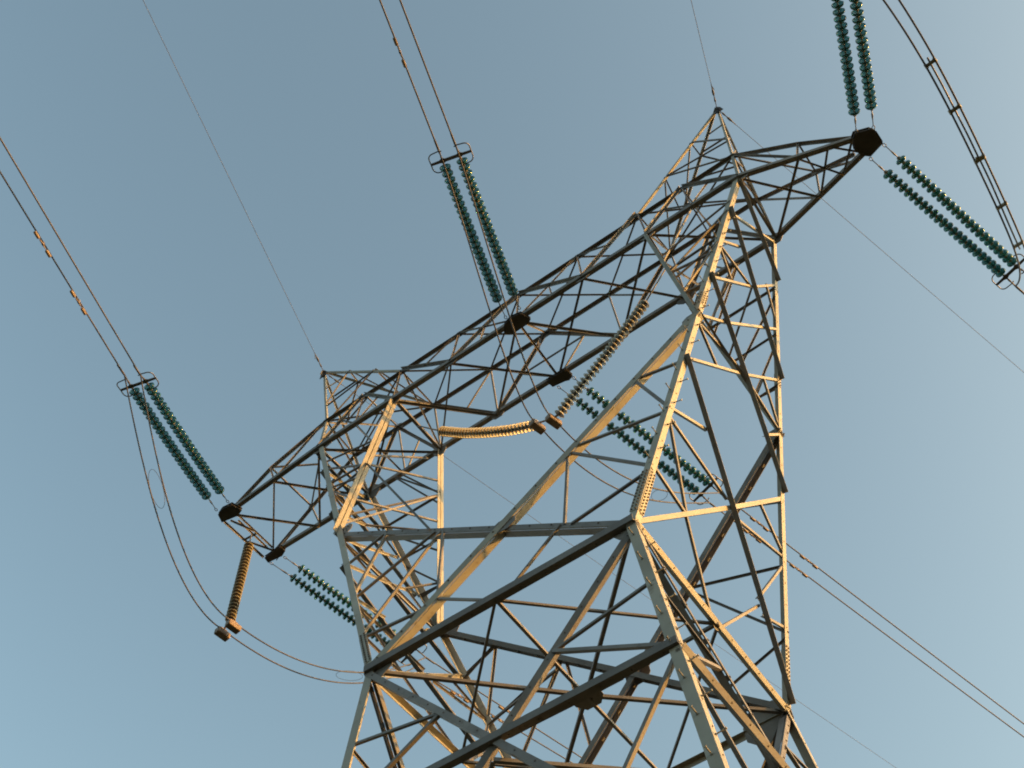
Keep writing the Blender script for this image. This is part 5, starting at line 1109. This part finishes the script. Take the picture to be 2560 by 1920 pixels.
# ------------------------------------------------------------------ jumper insulators and their weights
HL = {'L': ('beige ribbed insulator hanging straight down under the left crossarm tip', 24),
      'A': ('beige ribbed insulator stretched almost level from the left fork to the twin weights', 32),
      'B': ('beige ribbed insulator sagging from the right end of the crossarm down to the twin weights', 29)}
for k, (label, nd) in HL.items():
    P = [V(p) for p in HANGERS[k]]
    root = thing('jumper_insulator', label, 'insulator', P[0], 'beige insulators holding the jumper cables')
    bm = bmesh.new()
    tube(bm, [P[0], P[0].lerp(P[1], 0.5), P[1]], 0.022, 7)
    obj('suspension_rod', bm, STEEL_DARK, root)
    fine = catmull(P[1:], 30)
    cum = [0.0]
    for i in range(1, len(fine)):
        cum.append(cum[-1] + (fine[i] - fine[i - 1]).length)
    pos = []
    for j in range(nd):
        s = cum[-1] * j / (nd - 1)
        i = 0
        while i < len(cum) - 2 and cum[i + 1] < s:
            i += 1
        f = (s - cum[i]) / max(1e-6, cum[i + 1] - cum[i])
        pos.append((fine[i].lerp(fine[i + 1], f), (fine[i + 1] - fine[i]).normalized()))
    for p, d in pos:
        place('shed_disc', ME_SHED, p, -d, root)
    bm = bmesh.new()
    tube(bm, [p for p, d in pos], 0.036, 8)
    obj('core_rod', bm, GLAZE_DARK, root)
    # fork strap down to the clamps
    e = pos[-1][0]
    bm = bmesh.new()
    for w in {'L': ('L1', 'L2'), 'A': ('C1',), 'B': ('C2',)}[k]:
        q = V(WEIGHTS[w])
        tube(bm, [e, e.lerp(q, 0.5), q], [0.026, 0.03, 0.026], 7)
    obj('clamp_strap', bm, CAST, root)
q1, q2 = V(WEIGHTS['C1']), V(WEIGHTS['C2'])
bm = bmesh.new()
tube(bm, [q1, q1.lerp(q2, 0.3), q1.lerp(q2, 0.7), q2], [0.03, 0.024, 0.024, 0.03], 8)
tag(obj('clamp_link', bm, CAST), 'short link bar between the twin weights under the crossarm', 'link bar')
WL = {'L1': 'left rusty block weight clamped to the jumper under the hanging insulator',
      'L2': 'right rusty block weight clamped to the jumper under the hanging insulator',
      'C1': 'left one of the twin rusty block weights in the middle of the tower window',
      'C2': 'right one of the twin rusty block weights in the middle of the tower window'}
for k, label in WL.items():
    p = V(WEIGHTS[k])
    al = V((0.27, 1, 0)).normalized()
    if k[0] == 'L':
        al = V((0.12, 1, -0.02)).normalized()
    sd = al.cross(Vector((0, 0, 1))).normalized()
    up = sd.cross(al).normalized()
    root = thing('block_weight', label, 'weight', p, 'weights on the jumper cables')
    bm = bmesh.new()
    box(bm, p - up * 0.15, al, sd, up, 0.42, 0.21, 0.20)
    bmesh.ops.bevel(bm, geom=bm.edges[:], offset=0.035, segments=3, affect='EDGES', profile=0.5)
    obj('weight_body', bm, CAST, root, smooth=False)
    bm = bmesh.new()
    box(bm, p - up * 0.02, al, sd, up, 0.20, 0.07, 0.11)
    tube(bm, [p - al * 0.17, p - al * 0.12, p + al * 0.12, p + al * 0.17], [0.022, 0.036, 0.036, 0.022], 8)
    obj('suspension_clamp', bm, CAST, root)
